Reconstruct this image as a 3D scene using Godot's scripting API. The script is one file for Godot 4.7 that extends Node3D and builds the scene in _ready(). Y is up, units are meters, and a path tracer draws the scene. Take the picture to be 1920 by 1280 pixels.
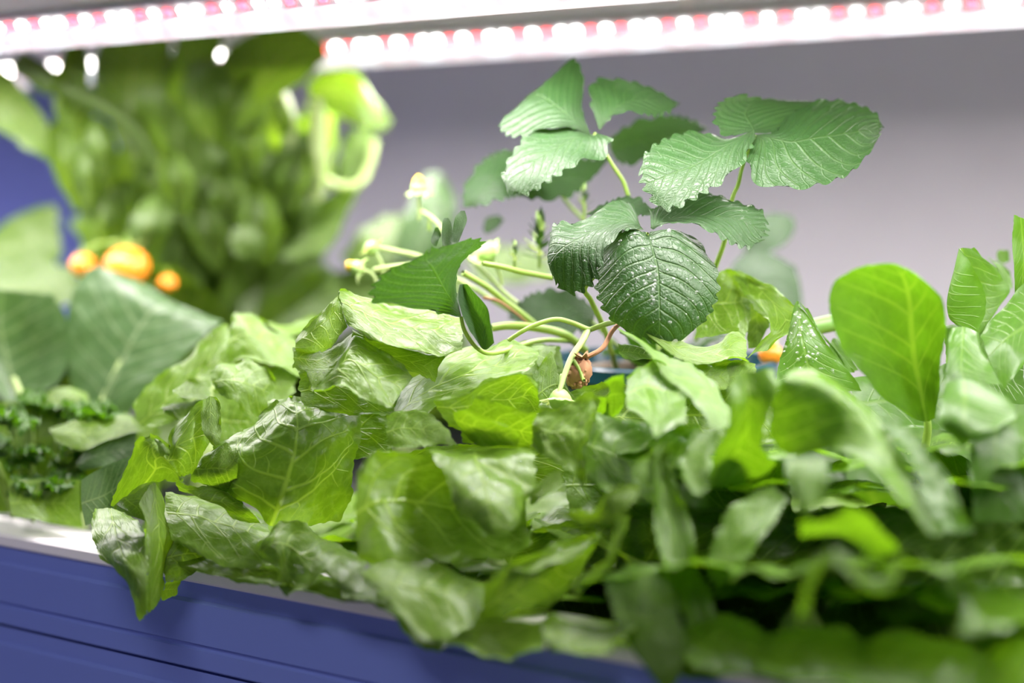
extends Node3D
# A hydroponic planter under two grow-light tubes: lettuces, a potted strawberry, pak choi, collards, chard and tomatoes.
# Units are metres; leaf outlines are given as rows of 3D points in millimetres from the base of their plant.

var M := {}
var nz := FastNoiseLite.new()
var nz2 := FastNoiseLite.new()
var rng := RandomNumberGenerator.new()
var used := {}
var last_grid := []

const RIM_Y := 0.794
const DECK_Y := 0.758


func _ready() -> void:
	rng.seed = 7
	nz.seed = 3
	nz.noise_type = FastNoiseLite.TYPE_SIMPLEX_SMOOTH
	nz.frequency = 1.0
	nz.fractal_octaves = 2
	nz2.seed = 11
	nz2.noise_type = FastNoiseLite.TYPE_SIMPLEX_SMOOTH
	nz2.frequency = 1.0
	nz2.fractal_octaves = 1
	view_and_light()
	make_materials()
	room()
	planter()
	canopy_and_tubes()
	pot()
	plants()


# ---------------------------------------------------------------- camera, sky, light
func view_and_light() -> void:
	var cam := Camera3D.new()
	cam.name = "camera"
	add_child(cam)
	cam.fov = 26.99
	cam.near = 0.02
	cam.far = 30.0
	cam.position = Vector3(0, 0.988, 0)
	cam.rotation = Vector3(deg_to_rad(-5.78), deg_to_rad(31.2), 0)
	var lens := CameraAttributesPhysical.new()
	lens.frustum_focal_length = 50.0
	lens.frustum_focus_distance = 0.752
	lens.exposure_aperture = 2.0
	cam.attributes = lens
	cam.current = true
	var env := Environment.new()
	env.background_mode = Environment.BG_COLOR
	env.background_color = Color(0, 0, 0)
	env.tonemap_mode = Environment.TONE_MAPPER_LINEAR
	env.tonemap_exposure = 1.14
	env.sdfgi_enabled = true
	env.ssao_enabled = true
	env.ssil_enabled = true
	var we := WorldEnvironment.new()
	we.name = "environment"
	we.environment = env
	add_child(we)


func area(called: String, at: Vector3, size: Vector2, energy: float, c: Color, parent: Node3D = self) -> void:
	var l := AreaLight3D.new()
	l.name = called
	l.area_size = size
	l.light_energy = energy
	l.light_color = c
	l.shadow_enabled = true
	l.area_range = 8.0
	l.position = at
	l.rotation = Vector3(-PI / 2, 0, 0)
	parent.add_child(l, true)


# ---------------------------------------------------------------- naming
func numbered(called: String) -> String:
	var n: int = used.get(called, -1) + 1
	used[called] = n
	return called if n == 0 else "%s_%03d" % [called, n]


func thing(called: String, label: String, category: String, at := Vector3.ZERO, group := "") -> Node3D:
	var o := Node3D.new()
	o.name = numbered(called)
	add_child(o)
	o.position = at
	o.set_meta("label", label)
	o.set_meta("category", category)
	if group:
		o.set_meta("group", group)
	return o


func put(called: String, mesh: Mesh, mat: Material, parent: Node3D) -> MeshInstance3D:
	var o := MeshInstance3D.new()
	o.name = called
	o.mesh = mesh
	o.material_override = mat
	parent.add_child(o, true)
	return o


func box_mesh(size: Vector3, bevel := 0.0) -> ArrayMesh:
	var a := acc()
	add_box(a, Vector3.ZERO, size, bevel)
	return mesh_of(a)


func structure(called: String, at: Vector3, size: Vector3, mat: Material) -> MeshInstance3D:
	var o := put(called, box_mesh(size), mat, self)
	o.position = at
	o.set_meta("kind", "structure")
	return o


# ---------------------------------------------------------------- mesh building
func acc() -> Dictionary:
	return {"v": PackedVector3Array(), "n": PackedVector3Array(), "uv": PackedVector2Array(), "i": PackedInt32Array()}


func mesh_of(a: Dictionary) -> ArrayMesh:
	var arr := []
	arr.resize(Mesh.ARRAY_MAX)
	arr[Mesh.ARRAY_VERTEX] = a.v
	arr[Mesh.ARRAY_NORMAL] = a.n
	arr[Mesh.ARRAY_TEX_UV] = a.uv
	arr[Mesh.ARRAY_INDEX] = a.i
	var m := ArrayMesh.new()
	m.add_surface_from_arrays(Mesh.PRIMITIVE_TRIANGLES, arr)
	return m


func quad(a: Dictionary, p: Array, n: Vector3) -> void:
	var v: PackedVector3Array = a.v
	var nn: PackedVector3Array = a.n
	var uv: PackedVector2Array = a.uv
	var ix: PackedInt32Array = a.i
	var s := v.size()
	for k in 4:
		v.append(p[k])
		nn.append(n)
		uv.append(Vector2([0, 1, 1, 0][k], [0, 0, 1, 1][k]))
	var c: Vector3 = (p[1] - p[0]).cross(p[2] - p[0])
	if c.dot(n) > 0:
		ix.append_array([s, s + 2, s + 1, s, s + 3, s + 2])
	else:
		ix.append_array([s, s + 1, s + 2, s, s + 2, s + 3])
	a.v = v
	a.n = nn
	a.uv = uv
	a.i = ix


func add_box(a: Dictionary, at: Vector3, size: Vector3, bevel := 0.0) -> void:
	# box whose long edges (along x) are chamfered when bevel > 0
	var h := size / 2.0
	if bevel <= 0.0:
		for ax in 3:
			for s in [-1.0, 1.0]:
				var n := Vector3.ZERO
				n[ax] = s
				var b := (ax + 1) % 3
				var c := (ax + 2) % 3
				var pts := []
				for q in [[-1, -1], [1, -1], [1, 1], [-1, 1]]:
					var p := Vector3.ZERO
					p[ax] = s * h[ax]
					p[b] = q[0] * h[b]
					p[c] = q[1] * h[c]
					pts.append(at + p)
				quad(a, pts, n)
		return
	extrude_x(a, [Vector2(h.z - bevel, -h.y), Vector2(h.z, -h.y + bevel), Vector2(h.z, h.y - bevel), Vector2(h.z - bevel, h.y), Vector2(-h.z + bevel, h.y), Vector2(-h.z, h.y - bevel), Vector2(-h.z, -h.y + bevel), Vector2(-h.z + bevel, -h.y)], at.x - h.x, at.x + h.x, Vector2(at.z, at.y))


func extrude_x(a: Dictionary, prof: Array, x0: float, x1: float, off := Vector2.ZERO, smooth := false) -> void:
	# prof: closed loop of (z, y), counter-clockwise seen from +x or not; normals are made to point away from its centre
	var n := prof.size()
	var mid := Vector2.ZERO
	for p in prof:
		mid += p / n
	var area2 := 0.0
	for k in n:
		area2 += prof[k].cross(prof[(k + 1) % n])
	var sgn := 1.0 if area2 > 0 else -1.0
	for k in n:
		var p: Vector2 = prof[k] + off
		var q: Vector2 = prof[(k + 1) % n] + off
		var d := q - p
		var nn := Vector2(d.y, -d.x).normalized() * sgn
		quad(a, [Vector3(x0, p.y, p.x), Vector3(x1, p.y, p.x), Vector3(x1, q.y, q.x), Vector3(x0, q.y, q.x)], Vector3(0, nn.y, nn.x))
	var flat := PackedVector2Array()
	for p in prof:
		flat.append(p + off)
	var tri := Geometry2D.triangulate_polygon(flat)
	for x in [x0, x1]:
		var v: PackedVector3Array = a.v
		var nv: PackedVector3Array = a.n
		var uv: PackedVector2Array = a.uv
		var ix: PackedInt32Array = a.i
		var s := v.size()
		for p in flat:
			v.append(Vector3(x, p.y, p.x))
			nv.append(Vector3(-1 if x == x0 else 1, 0, 0))
			uv.append(Vector2.ZERO)
		for k in tri:
			ix.append(s + k)
		a.v = v
		a.n = nv
		a.uv = uv
		a.i = ix


func cr(a: Vector3, b: Vector3, c: Vector3, d: Vector3, t: float) -> Vector3:
	return 0.5 * (2.0 * b + (c - a) * t + (2.0 * a - 5.0 * b + 4.0 * c - d) * t * t + (3.0 * b - a - 3.0 * c + d) * t * t * t)


func spline(p: PackedVector3Array, steps: int) -> PackedVector3Array:
	var n := p.size()
	var out := PackedVector3Array()
	for i in steps + 1:
		var u := float(i) / steps * (n - 1)
		var k := mini(int(u), n - 2)
		var a: Vector3 = p[k - 1] if k > 0 else 2.0 * p[0] - p[1]
		var d: Vector3 = p[k + 2] if k + 2 < n else 2.0 * p[n - 1] - p[n - 2]
		out.append(cr(a, p[k], p[k + 1], d, u - k))
	return out


func sheet(a: Dictionary, ctrl: Array, o: Dictionary) -> void:
	# a leaf blade: smooth surface through rows of points, with crinkle, wavy margin and toothed edge
	var m := ctrl.size()
	var n: int = ctrl[0].size()
	var cell: float = o.get("cell", 2.0) * 0.001
	var wide := 0.0
	var long := 0.0
	for r in m:
		var w := 0.0
		for k in n - 1:
			w += ctrl[r][k].distance_to(ctrl[r][k + 1])
		wide = maxf(wide, w)
	for k in n:
		var l := 0.0
		for r in m - 1:
			l += ctrl[r][k].distance_to(ctrl[r + 1][k])
		long = maxf(long, l)
	var nu := clampi(int(wide / cell), 8, 90)
	var nv := clampi(int(long / cell), 8, 110)
	var rows := []
	for r in m:
		rows.append(spline(ctrl[r], nu))
	var g := PackedVector3Array()
	g.resize((nu + 1) * (nv + 1))
	for j in nv + 1:
		var u := float(j) / nv * (m - 1)
		var k := mini(int(u), m - 2)
		var t := u - k
		var w0 := -0.5 * t + t * t - 0.5 * t * t * t
		var w1 := 1.0 - 2.5 * t * t + 1.5 * t * t * t
		var w2 := 0.5 * t + 2.0 * t * t - 1.5 * t * t * t
		var w3 := -0.5 * t * t + 0.5 * t * t * t
		var B: PackedVector3Array = rows[k]
		var C: PackedVector3Array = rows[k + 1]
		var A: PackedVector3Array = rows[k - 1] if k > 0 else B
		var D: PackedVector3Array = rows[k + 2] if k + 2 < m else C
		if k == 0:
			w1 += 2.0 * w0
			w2 -= w0
			w0 = 0.0
		if k + 2 >= m:
			w2 += 2.0 * w3
			w1 -= w3
			w3 = 0.0
		for i in nu + 1:
			g[j * (nu + 1) + i] = A[i] * w0 + B[i] * w1 + C[i] * w2 + D[i] * w3
	var teeth: float = o.get("teeth", 0.0)
	if teeth > 0.0:
		var th: float = o.get("tooth", 1.8) * 0.001
		for j in nv + 1:
			var t := float(j) / nv
			if t < 0.12:
				continue
			var amp: float = th * (absf(sin(PI * teeth * (t + 0.06 * sin(9.0 * t)))) - 0.55)
			for side in [[0, 1], [nu, nu - 1]]:
				var e := j * (nu + 1) + int(side[0])
				var f := j * (nu + 1) + int(side[1])
				var dir := g[e] - g[f]
				if dir.length() > 1e-6:
					g[e] += dir.normalized() * amp
		var tt: float = o.get("tip_teeth", 0.0)
		if tt > 0.0:
			for i in nu + 1:
				var e := nv * (nu + 1) + i
				var dir := g[e] - g[e - nu - 1]
				if dir.length() > 1e-6:
					g[e] += dir.normalized() * th * (absf(sin(PI * tt * i / nu)) - 0.4)
	var jag: float = o.get("jag", 0.0) * 0.001
	if jag > 0.0:
		# irregular margin: the outermost points move in the plane of the blade
		for j in nv + 1:
			for side in [[0, 1], [nu, nu - 1]]:
				var e := j * (nu + 1) + int(side[0])
				var dir := g[e] - g[j * (nu + 1) + int(side[1])]
				if dir.length() > 1e-6:
					g[e] += dir.normalized() * minf(jag, dir.length() * 1.5) * (nz.get_noise_3dv(g[e] * 150.0) + 0.7 * nz2.get_noise_3dv(g[e] * 420.0))
		for i in nu + 1:
			for side in [[0, 1], [nv, nv - 1]]:
				var e := int(side[0]) * (nu + 1) + i
				var dir := g[e] - g[int(side[1]) * (nu + 1) + i]
				if dir.length() > 1e-6:
					g[e] += dir.normalized() * minf(jag, dir.length() * 1.5) * (nz.get_noise_3dv(g[e] * 150.0) + 0.7 * nz2.get_noise_3dv(g[e] * 420.0))
	var curl: float = o.get("curl", 0.0) * 0.001
	var bump: float = o.get("bump", 0.5) * 0.001
	var bf: float = o.get("bf", 90.0)
	var ruf: float = o.get("ruffle", 0.0) * 0.001
	var rf: float = o.get("rf", 55.0)
	var corr: float = o.get("corr", 0.0) * 0.001
	var g2 := g.duplicate()
	for j in nv + 1:
		var t := float(j) / nv
		for i in nu + 1:
			var s := float(i) / nu
			var q := j * (nu + 1) + i
			var nn := grid_normal(g, i, j, nu, nv)
			var e := absf(2.0 * s - 1.0)
			var et := maxf(e, t if o.get("top_edge", true) else 0.0)
			var d := bump * nz.get_noise_3dv(g[q] * bf)
			if ruf > 0.0:
				d += ruf * pow(et, 5.0) * nz2.get_noise_3dv(g[q] * rf) * 1.6
			if curl > 0.0 and e > 0.84:
				d += curl * pow((e - 0.84) / 0.16, 2.0) * nz2.get_noise_3dv(g[q] * 38.0 + Vector3(7, 3, 1)) * 2.0
			if corr > 0.0:
				d += corr * (absf(sin(PI * 9.5 * (t - 0.38 * e))) - 0.5) * minf(1.0, 3.0 * e) * minf(1.0, 6.0 * t)
			g2[q] = g[q] + nn * d
	var v: PackedVector3Array = a.v
	var nrm: PackedVector3Array = a.n
	var uv: PackedVector2Array = a.uv
	var ix: PackedInt32Array = a.i
	var s0 := v.size()
	var fu: float = o.get("u0", 0.0)
	var fv: float = o.get("v0", 0.0)
	var su: float = o.get("su", 1.0)
	var sv: float = o.get("sv", 1.0)
	v.append_array(g2)
	for j in nv + 1:
		for i in nu + 1:
			nrm.append(grid_normal(g2, i, j, nu, nv))
			uv.append(Vector2(fu + su * float(i) / nu, fv + sv * float(j) / nv))
	for j in nv:
		for i in nu:
			var q := s0 + j * (nu + 1) + i
			ix.append_array([q, q + 1, q + nu + 2, q, q + nu + 2, q + nu + 1])
	a.v = v
	a.n = nrm
	a.uv = uv
	a.i = ix
	last_grid = [g2, nu, nv]


func grid_normal(g: PackedVector3Array, i: int, j: int, nu: int, nv: int) -> Vector3:
	var w := nu + 1
	var du: Vector3 = g[j * w + mini(i + 1, nu)] - g[j * w + maxi(i - 1, 0)]
	var dv: Vector3 = g[mini(j + 1, nv) * w + i] - g[maxi(j - 1, 0) * w + i]
	var c := dv.cross(du)
	if c.length_squared() < 1e-18:
		# collapsed row: borrow from further in
		var jj := clampi(j, 1, nv - 1)
		var ii := clampi(i, 1, nu - 1)
		du = g[jj * w + ii + 1] - g[jj * w + ii - 1]
		dv = g[(jj + 1) * w + ii] - g[(jj - 1) * w + ii]
		c = dv.cross(du)
		if c.length_squared() < 1e-18:
			return Vector3.UP
	return c.normalized()


func blade(parent: Node3D, called: String, mat: Material, nets: Array, o := {}) -> MeshInstance3D:
	var a := acc()
	for net in nets:
		var ctrl := []
		for r in net:
			var row := PackedVector3Array()
			for k in r.size() / 3:
				row.append(Vector3(r[k * 3], r[k * 3 + 1], r[k * 3 + 2]) * 0.001)
			ctrl.append(row)
		sheet(a, ctrl, o)
	return put(called, mesh_of(a), mat, parent)


func add_tube(a: Dictionary, path: PackedVector3Array, r0: float, r1: float, sides := 8, steps := 0, flat := 1.0) -> void:
	var p := spline(path, steps if steps > 0 else (path.size() - 1) * 6) if path.size() > 2 else path
	var v: PackedVector3Array = a.v
	var nn: PackedVector3Array = a.n
	var uv: PackedVector2Array = a.uv
	var ix: PackedInt32Array = a.i
	var s0 := v.size()
	var side := Vector3.ZERO
	for k in p.size():
		var t := (p[mini(k + 1, p.size() - 1)] - p[maxi(k - 1, 0)]).normalized()
		if k == 0:
			side = t.cross(Vector3.UP if absf(t.y) < 0.9 else Vector3.RIGHT).normalized()
		else:
			side = (side - t * side.dot(t)).normalized()
		var up := t.cross(side)
		var f := float(k) / (p.size() - 1)
		var r := lerpf(r0, r1, f)
		for i in sides + 1:
			var w := TAU * i / sides
			var d := side * cos(w) + up * sin(w) * flat
			v.append(p[k] + d * r)
			nn.append((side * cos(w) + up * sin(w) / flat).normalized())
			uv.append(Vector2(float(i) / sides, f))
	for k in p.size() - 1:
		for i in sides:
			var q := s0 + k * (sides + 1) + i
			ix.append_array([q, q + sides + 2, q + 1, q, q + sides + 1, q + sides + 2])
	for cap in [0, p.size() - 1]:
		var c := v.size()
		var t := (p[1] - p[0]).normalized() * -1.0 if cap == 0 else (p[cap] - p[cap - 1]).normalized()
		v.append(p[cap] + t * lerpf(r0, r1, 0.0 if cap == 0 else 1.0) * 0.5)
		nn.append(t)
		uv.append(Vector2(0.5, 0.5))
		for i in sides:
			var q: int = s0 + cap * (sides + 1) + i
			ix.append_array([c, q + 1, q] if cap == 0 else [c, q, q + 1])
	a.v = v
	a.n = nn
	a.uv = uv
	a.i = ix


func stalk(parent: Node3D, called: String, mat: Material, pts: Array, r0: float, r1: float, flat := 1.0) -> MeshInstance3D:
	var p := PackedVector3Array()
	for k in pts.size() / 3:
		p.append(Vector3(pts[k * 3], pts[k * 3 + 1], pts[k * 3 + 2]) * 0.001)
	var a := acc()
	add_tube(a, p, r0 * 0.001, r1 * 0.001, 10, 0, flat)
	return put(called, mesh_of(a), mat, parent)


func add_ball(a: Dictionary, at: Vector3, rad: Vector3, nu := 14, nv := 9, basis := Basis(), lumps := 0.0, from := 0.0) -> void:
	var v: PackedVector3Array = a.v
	var nn: PackedVector3Array = a.n
	var uv: PackedVector2Array = a.uv
	var ix: PackedInt32Array = a.i
	var s0 := v.size()
	for j in nv + 1:
		var th := PI * (1.0 - float(j) / nv * (1.0 - from))
		for i in nu + 1:
			var ph := TAU * i / nu
			var d := Vector3(sin(th) * cos(ph), cos(th), sin(th) * sin(ph))
			var k := 1.0 + lumps * nz.get_noise_3dv(d * 3.0 + at * 50.0)
			v.append(at + basis * (d * rad * k))
			nn.append((basis * (d / rad)).normalized())
			uv.append(Vector2(float(i) / nu, float(j) / nv))
	for j in nv:
		for i in nu:
			var q := s0 + j * (nu + 1) + i
			ix.append_array([q, q + 1, q + nu + 2, q, q + nu + 2, q + nu + 1])
	a.v = v
	a.n = nn
	a.uv = uv
	a.i = ix


func lathe(prof: Array, sides := 48) -> ArrayMesh:
	var a := acc()
	var v := PackedVector3Array()
	var nn := PackedVector3Array()
	var uv := PackedVector2Array()
	var ix := PackedInt32Array()
	for k in prof.size() - 1:
		var p: Vector2 = prof[k]
		var q: Vector2 = prof[k + 1]
		var d := (q - p).normalized()
		var s0 := v.size()
		for i in sides + 1:
			var w := TAU * i / sides
			var c := Vector3(cos(w), 0, sin(w))
			v.append(c * p.x + Vector3.UP * p.y)
			v.append(c * q.x + Vector3.UP * q.y)
			var n3 := c * d.y - Vector3.UP * d.x
			nn.append(n3)
			nn.append(n3)
			uv.append(Vector2(float(i) / sides, 0))
			uv.append(Vector2(float(i) / sides, 1))
		for i in sides:
			var q0 := s0 + i * 2
			ix.append_array([q0, q0 + 3, q0 + 1, q0, q0 + 2, q0 + 3])
	a.v = v
	a.n = nn
	a.uv = uv
	a.i = ix
	return mesh_of(a)


func grown_leaf(parent: Node3D, called: String, mat: Material, base: Vector3, az: float, elev: float, curl: float, long: float, wide: float, o := {}) -> MeshInstance3D:
	# a leaf that grows from base: rises at elev, bends over by curl along its length, widest beyond its middle
	var rows := []
	var p := base
	var steps := 6
	var side := Vector3(-sin(az), 0, cos(az))
	var stem: float = o.get("stem", 0.15)
	var cup: float = o.get("cup", 0.18)
	for k in steps + 1:
		var t := float(k) / steps
		var e := elev - curl * t * t
		var dir := Vector3(cos(az) * cos(e), sin(e), sin(az) * cos(e))
		var up := dir.cross(side) * -1.0
		if up.y < 0 and elev < 1.57:
			up = up
		var w := wide * 0.5 * maxf(pow(sin(PI * pow(clampf((t - stem) / (1.0 - stem), 0.0, 1.0), o.get("shape", 1.0)) * 0.94 + 0.0), 0.7), 0.06 if t < 0.9 else 0.12)
		if t <= stem:
			w = wide * 0.05
		var row := PackedVector3Array()
		for s in [-1.0, -0.55, 0.0, 0.55, 1.0]:
			row.append(p + side * s * w + up * absf(s) * absf(s) * w * cup)
		rows.append(row)
		p += dir * long / steps
	var a := acc()
	sheet(a, rows, o)
	return put(called, mesh_of(a), mat, parent)


func droplets(parent: Node3D, count: int, r_min: float, r_max: float, u_range := Vector2(0.08, 0.92), v_range := Vector2(0.1, 0.95), flip := 1.0) -> void:
	# beads of water on the leaf that was built last; too small to pick apart
	var g: PackedVector3Array = last_grid[0]
	var nu: int = last_grid[1]
	var nv: int = last_grid[2]
	var a := acc()
	for k in count:
		var i := int(lerpf(u_range.x, u_range.y, rng.randf()) * nu)
		var j := int(lerpf(v_range.x, v_range.y, rng.randf()) * nv)
		var n := grid_normal(g, i, j, nu, nv) * flip
		var r := lerpf(r_min, r_max, pow(rng.randf(), 2.5)) * 0.001
		var x := n.cross(Vector3(0.3, 0.2, 1.0)).normalized()
		add_ball(a, g[j * (nu + 1) + i] - n * r * 0.12, Vector3(r, r * 0.85, r * lerpf(1.0, 1.3, rng.randf())), 9, 6, Basis(x, n, x.cross(n)))
	var o := put("water_droplets", mesh_of(a), M.water, parent)
	o.set_meta("kind", "stuff")


# ---------------------------------------------------------------- materials
func lin(r: float, g: float, b: float) -> Color:
	return Color(r, g, b).linear_to_srgb()


func plain(c: Color, rough: float, metal := 0.0) -> StandardMaterial3D:
	var m := StandardMaterial3D.new()
	m.albedo_color = c
	m.roughness = rough
	m.metallic = metal
	return m


func stroke(v: PackedFloat32Array, w: int, h: int, pts: Array, w0: float, w1: float, k: float) -> void:
	# a tapering vein drawn along pts (0..1)
	var p := PackedVector3Array()
	for q in pts:
		p.append(Vector3(q[0] * w, q[1] * h, 0))
	var fine := spline(p, 60) if p.size() > 2 else PackedVector3Array([p[0], p[0].lerp(p[1], 0.2), p[0].lerp(p[1], 0.4), p[0].lerp(p[1], 0.6), p[0].lerp(p[1], 0.8), p[1]])
	for s in fine.size() - 1:
		var a := fine[s]
		var b := fine[s + 1]
		var n := maxi(1, int(a.distance_to(b) / 1.5))
		for c in n:
			var q := a.lerp(b, float(c) / n)
			var r := lerpf(w0, w1, (s + float(c) / n) / fine.size())
			var e := int(ceil(r * 1.6))
			for dy in range(-e, e + 1):
				var y := int(q.y) + dy
				if y < 0 or y >= h:
					continue
				for dx in range(-e, e + 1):
					var x := int(q.x) + dx
					if x < 0 or x >= w:
						continue
					var d := sqrt(float(dx * dx + dy * dy)) / (r * 1.6)
					if d < 1.0:
						var f := k * (1.0 - d * d)
						if f > v[y * w + x]:
							v[y * w + x] = f


func vein_maps(kind: String, lamina: Color, vein: Color, side := 512) -> Array:
	var w := side
	var h := side
	var v := PackedFloat32Array()
	v.resize(w * h)
	var r := RandomNumberGenerator.new()
	r.seed = hash(kind)
	var sc := side / 512.0
	# stroke() fills a copy of the array when passed by value, so it is drawn into via a helper dictionary
	var veins := []
	if kind == "lettuce":
		veins.append([[[0.5, 0.0], [0.485, 0.25], [0.51, 0.55], [0.495, 0.93]], 9.0, 1.8, 1.0])
		for k in 5:
			for s in [-1.0, 1.0]:
				var t := 0.03 + 0.17 * k + r.randf() * 0.09
				var e := Vector2(0.5 + s * r.randf_range(0.4, 0.49), minf(t + r.randf_range(0.2, 0.4), 1.0))
				var md := Vector2(0.5 + s * r.randf_range(0.16, 0.26), t + r.randf_range(0.04, 0.15))
				veins.append([[[0.5, t], [md.x, md.y], [e.x, e.y]], 4.6, 1.2, 0.9])
				for c in 4:
					var f := 0.22 + 0.2 * c + r.randf() * 0.08
					var q := Vector2(0.5, t).lerp(md, f * 2.0) if f < 0.5 else md.lerp(e, f * 2.0 - 1.0)
					var up := 1.0 if r.randf() < 0.62 else -0.6
					veins.append([[[q.x, q.y], [q.x + s * r.randf_range(0.01, 0.06), q.y + up * 0.06], [q.x + s * r.randf_range(0.0, 0.13), q.y + up * r.randf_range(0.1, 0.19)]], 2.4, 0.9, 0.75])
	elif kind == "strawberry":
		veins.append([[[0.5, 0.0], [0.5, 1.0]], 5.0, 2.0, 1.0])
		for k in 13:
			for s in [-1.0, 1.0]:
				var t := -0.34 + 0.105 * k + (0.02 if s > 0 else 0.0)
				var t0 := maxf(t, 0.0)
				veins.append([[[0.5, t0], [0.5 + s * 0.25, lerpf(t0, t + 0.38, 0.45)], [0.5 + s * 0.5, t + 0.38]], 3.0, 1.4, 0.8])
				veins.append([[[0.5 + s * 0.3, t + 0.23], [0.5 + s * 0.4, t + 0.26], [0.5 + s * 0.5, t + 0.32]], 1.8, 1.0, 0.5])
	else:
		veins.append([[[0.5, 0.0], [0.5, 0.5], [0.5, 1.0]], 20.0 if kind == "pakchoi" else 11.0, 2.0, 1.0])
		for k in 6:
			for s in [-1.0, 1.0]:
				var t := 0.06 + 0.135 * k + r.randf() * 0.05
				var e := Vector2(0.5 + s * 0.46, minf(t + 0.24, 1.0))
				veins.append([[[0.5, t], [0.5 + s * 0.22, t + 0.12], [e.x, e.y]], 5.0, 1.5, 0.75])
				veins.append([[[0.5 + s * 0.22, t + 0.12], [0.5 + s * 0.26, t + 0.2], [0.5 + s * 0.36, t + 0.28]], 2.4, 1.2, 0.55])
	for q in veins:
		v = stroked(v, w, h, q, sc)
	var cell := FastNoiseLite.new()
	cell.seed = 5
	cell.noise_type = FastNoiseLite.TYPE_CELLULAR
	cell.cellular_return_type = FastNoiseLite.RETURN_DISTANCE2_SUB
	cell.frequency = (0.045 if kind == "strawberry" else 0.026) / sc
	var net := cell.get_image(w, h, false, false, false)
	var soft := FastNoiseLite.new()
	soft.seed = 9
	soft.frequency = 0.012 / sc
	var mott := soft.get_image(w, h, false, false, false)
	var im := Image.create(w, h, false, Image.FORMAT_RGB8)
	var hm := Image.create(w, h, false, Image.FORMAT_RGB8)
	var fine_k: float = {"lettuce": 0.34, "strawberry": 0.2, "pakchoi": 0.22, "collard": 0.3}[kind]
	for y in h:
		for x in w:
			var c := net.get_pixel(x, y).r
			var fine := clampf(1.0 - c * 7.0, 0.0, 1.0)
			var q := maxf(v[y * w + x], fine * fine_k)
			var k := 0.86 + 0.28 * mott.get_pixel(x, y).r
			var col := Color(lamina.r * k, lamina.g * k, lamina.b * k).lerp(vein, q)
			im.set_pixel(x, y, col.linear_to_srgb())
			var hh := 0.0
			if kind == "strawberry":
				hh = 0.85 - 0.8 * minf(1.0, v[y * w + x]) - 0.3 * fine
			elif kind == "lettuce":
				hh = 0.35 + 0.35 * minf(c * 2.0, 1.0) * (1.0 - v[y * w + x]) - 0.25 * v[y * w + x]
			else:
				hh = 0.5 + 0.2 * minf(c * 2.0, 1.0) - 0.35 * v[y * w + x]
			hm.set_pixel(x, y, Color(hh, hh, hh))
	return [ImageTexture.create_from_image(im), ImageTexture.create_from_image(hm)]


func stroked(v: PackedFloat32Array, w: int, h: int, q: Array, sc: float) -> PackedFloat32Array:
	var box := v
	stroke(box, w, h, q[0], q[1] * sc, q[2] * sc, q[3])
	return box


func leaf_mat(maps: Array, tint: Color, rough: float, through: Color, relief: float, spec := 0.5) -> StandardMaterial3D:
	var m := StandardMaterial3D.new()
	m.albedo_texture = maps[0]
	m.albedo_color = tint
	m.roughness = rough
	m.metallic_specular = spec
	m.cull_mode = BaseMaterial3D.CULL_DISABLED
	m.backlight_enabled = true
	m.backlight = through
	m.heightmap_enabled = true
	m.heightmap_texture = maps[1]
	m.heightmap_scale = relief
	return m


func stem_mat(c: Color, rough := 0.45) -> StandardMaterial3D:
	var m := plain(c, rough)
	m.backlight_enabled = true
	m.backlight = lin(0.3, 0.35, 0.1)
	return m


func noise_tex(freq: float, lo: Color, hi: Color, size := 256) -> NoiseTexture2D:
	var f := FastNoiseLite.new()
	f.seed = 4
	f.frequency = freq
	f.fractal_octaves = 4
	var gr := Gradient.new()
	gr.set_color(0, lo)
	gr.set_color(1, hi)
	var t := NoiseTexture2D.new()
	t.width = size
	t.height = size
	t.seamless = true
	t.noise = f
	t.color_ramp = gr
	return t


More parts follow.
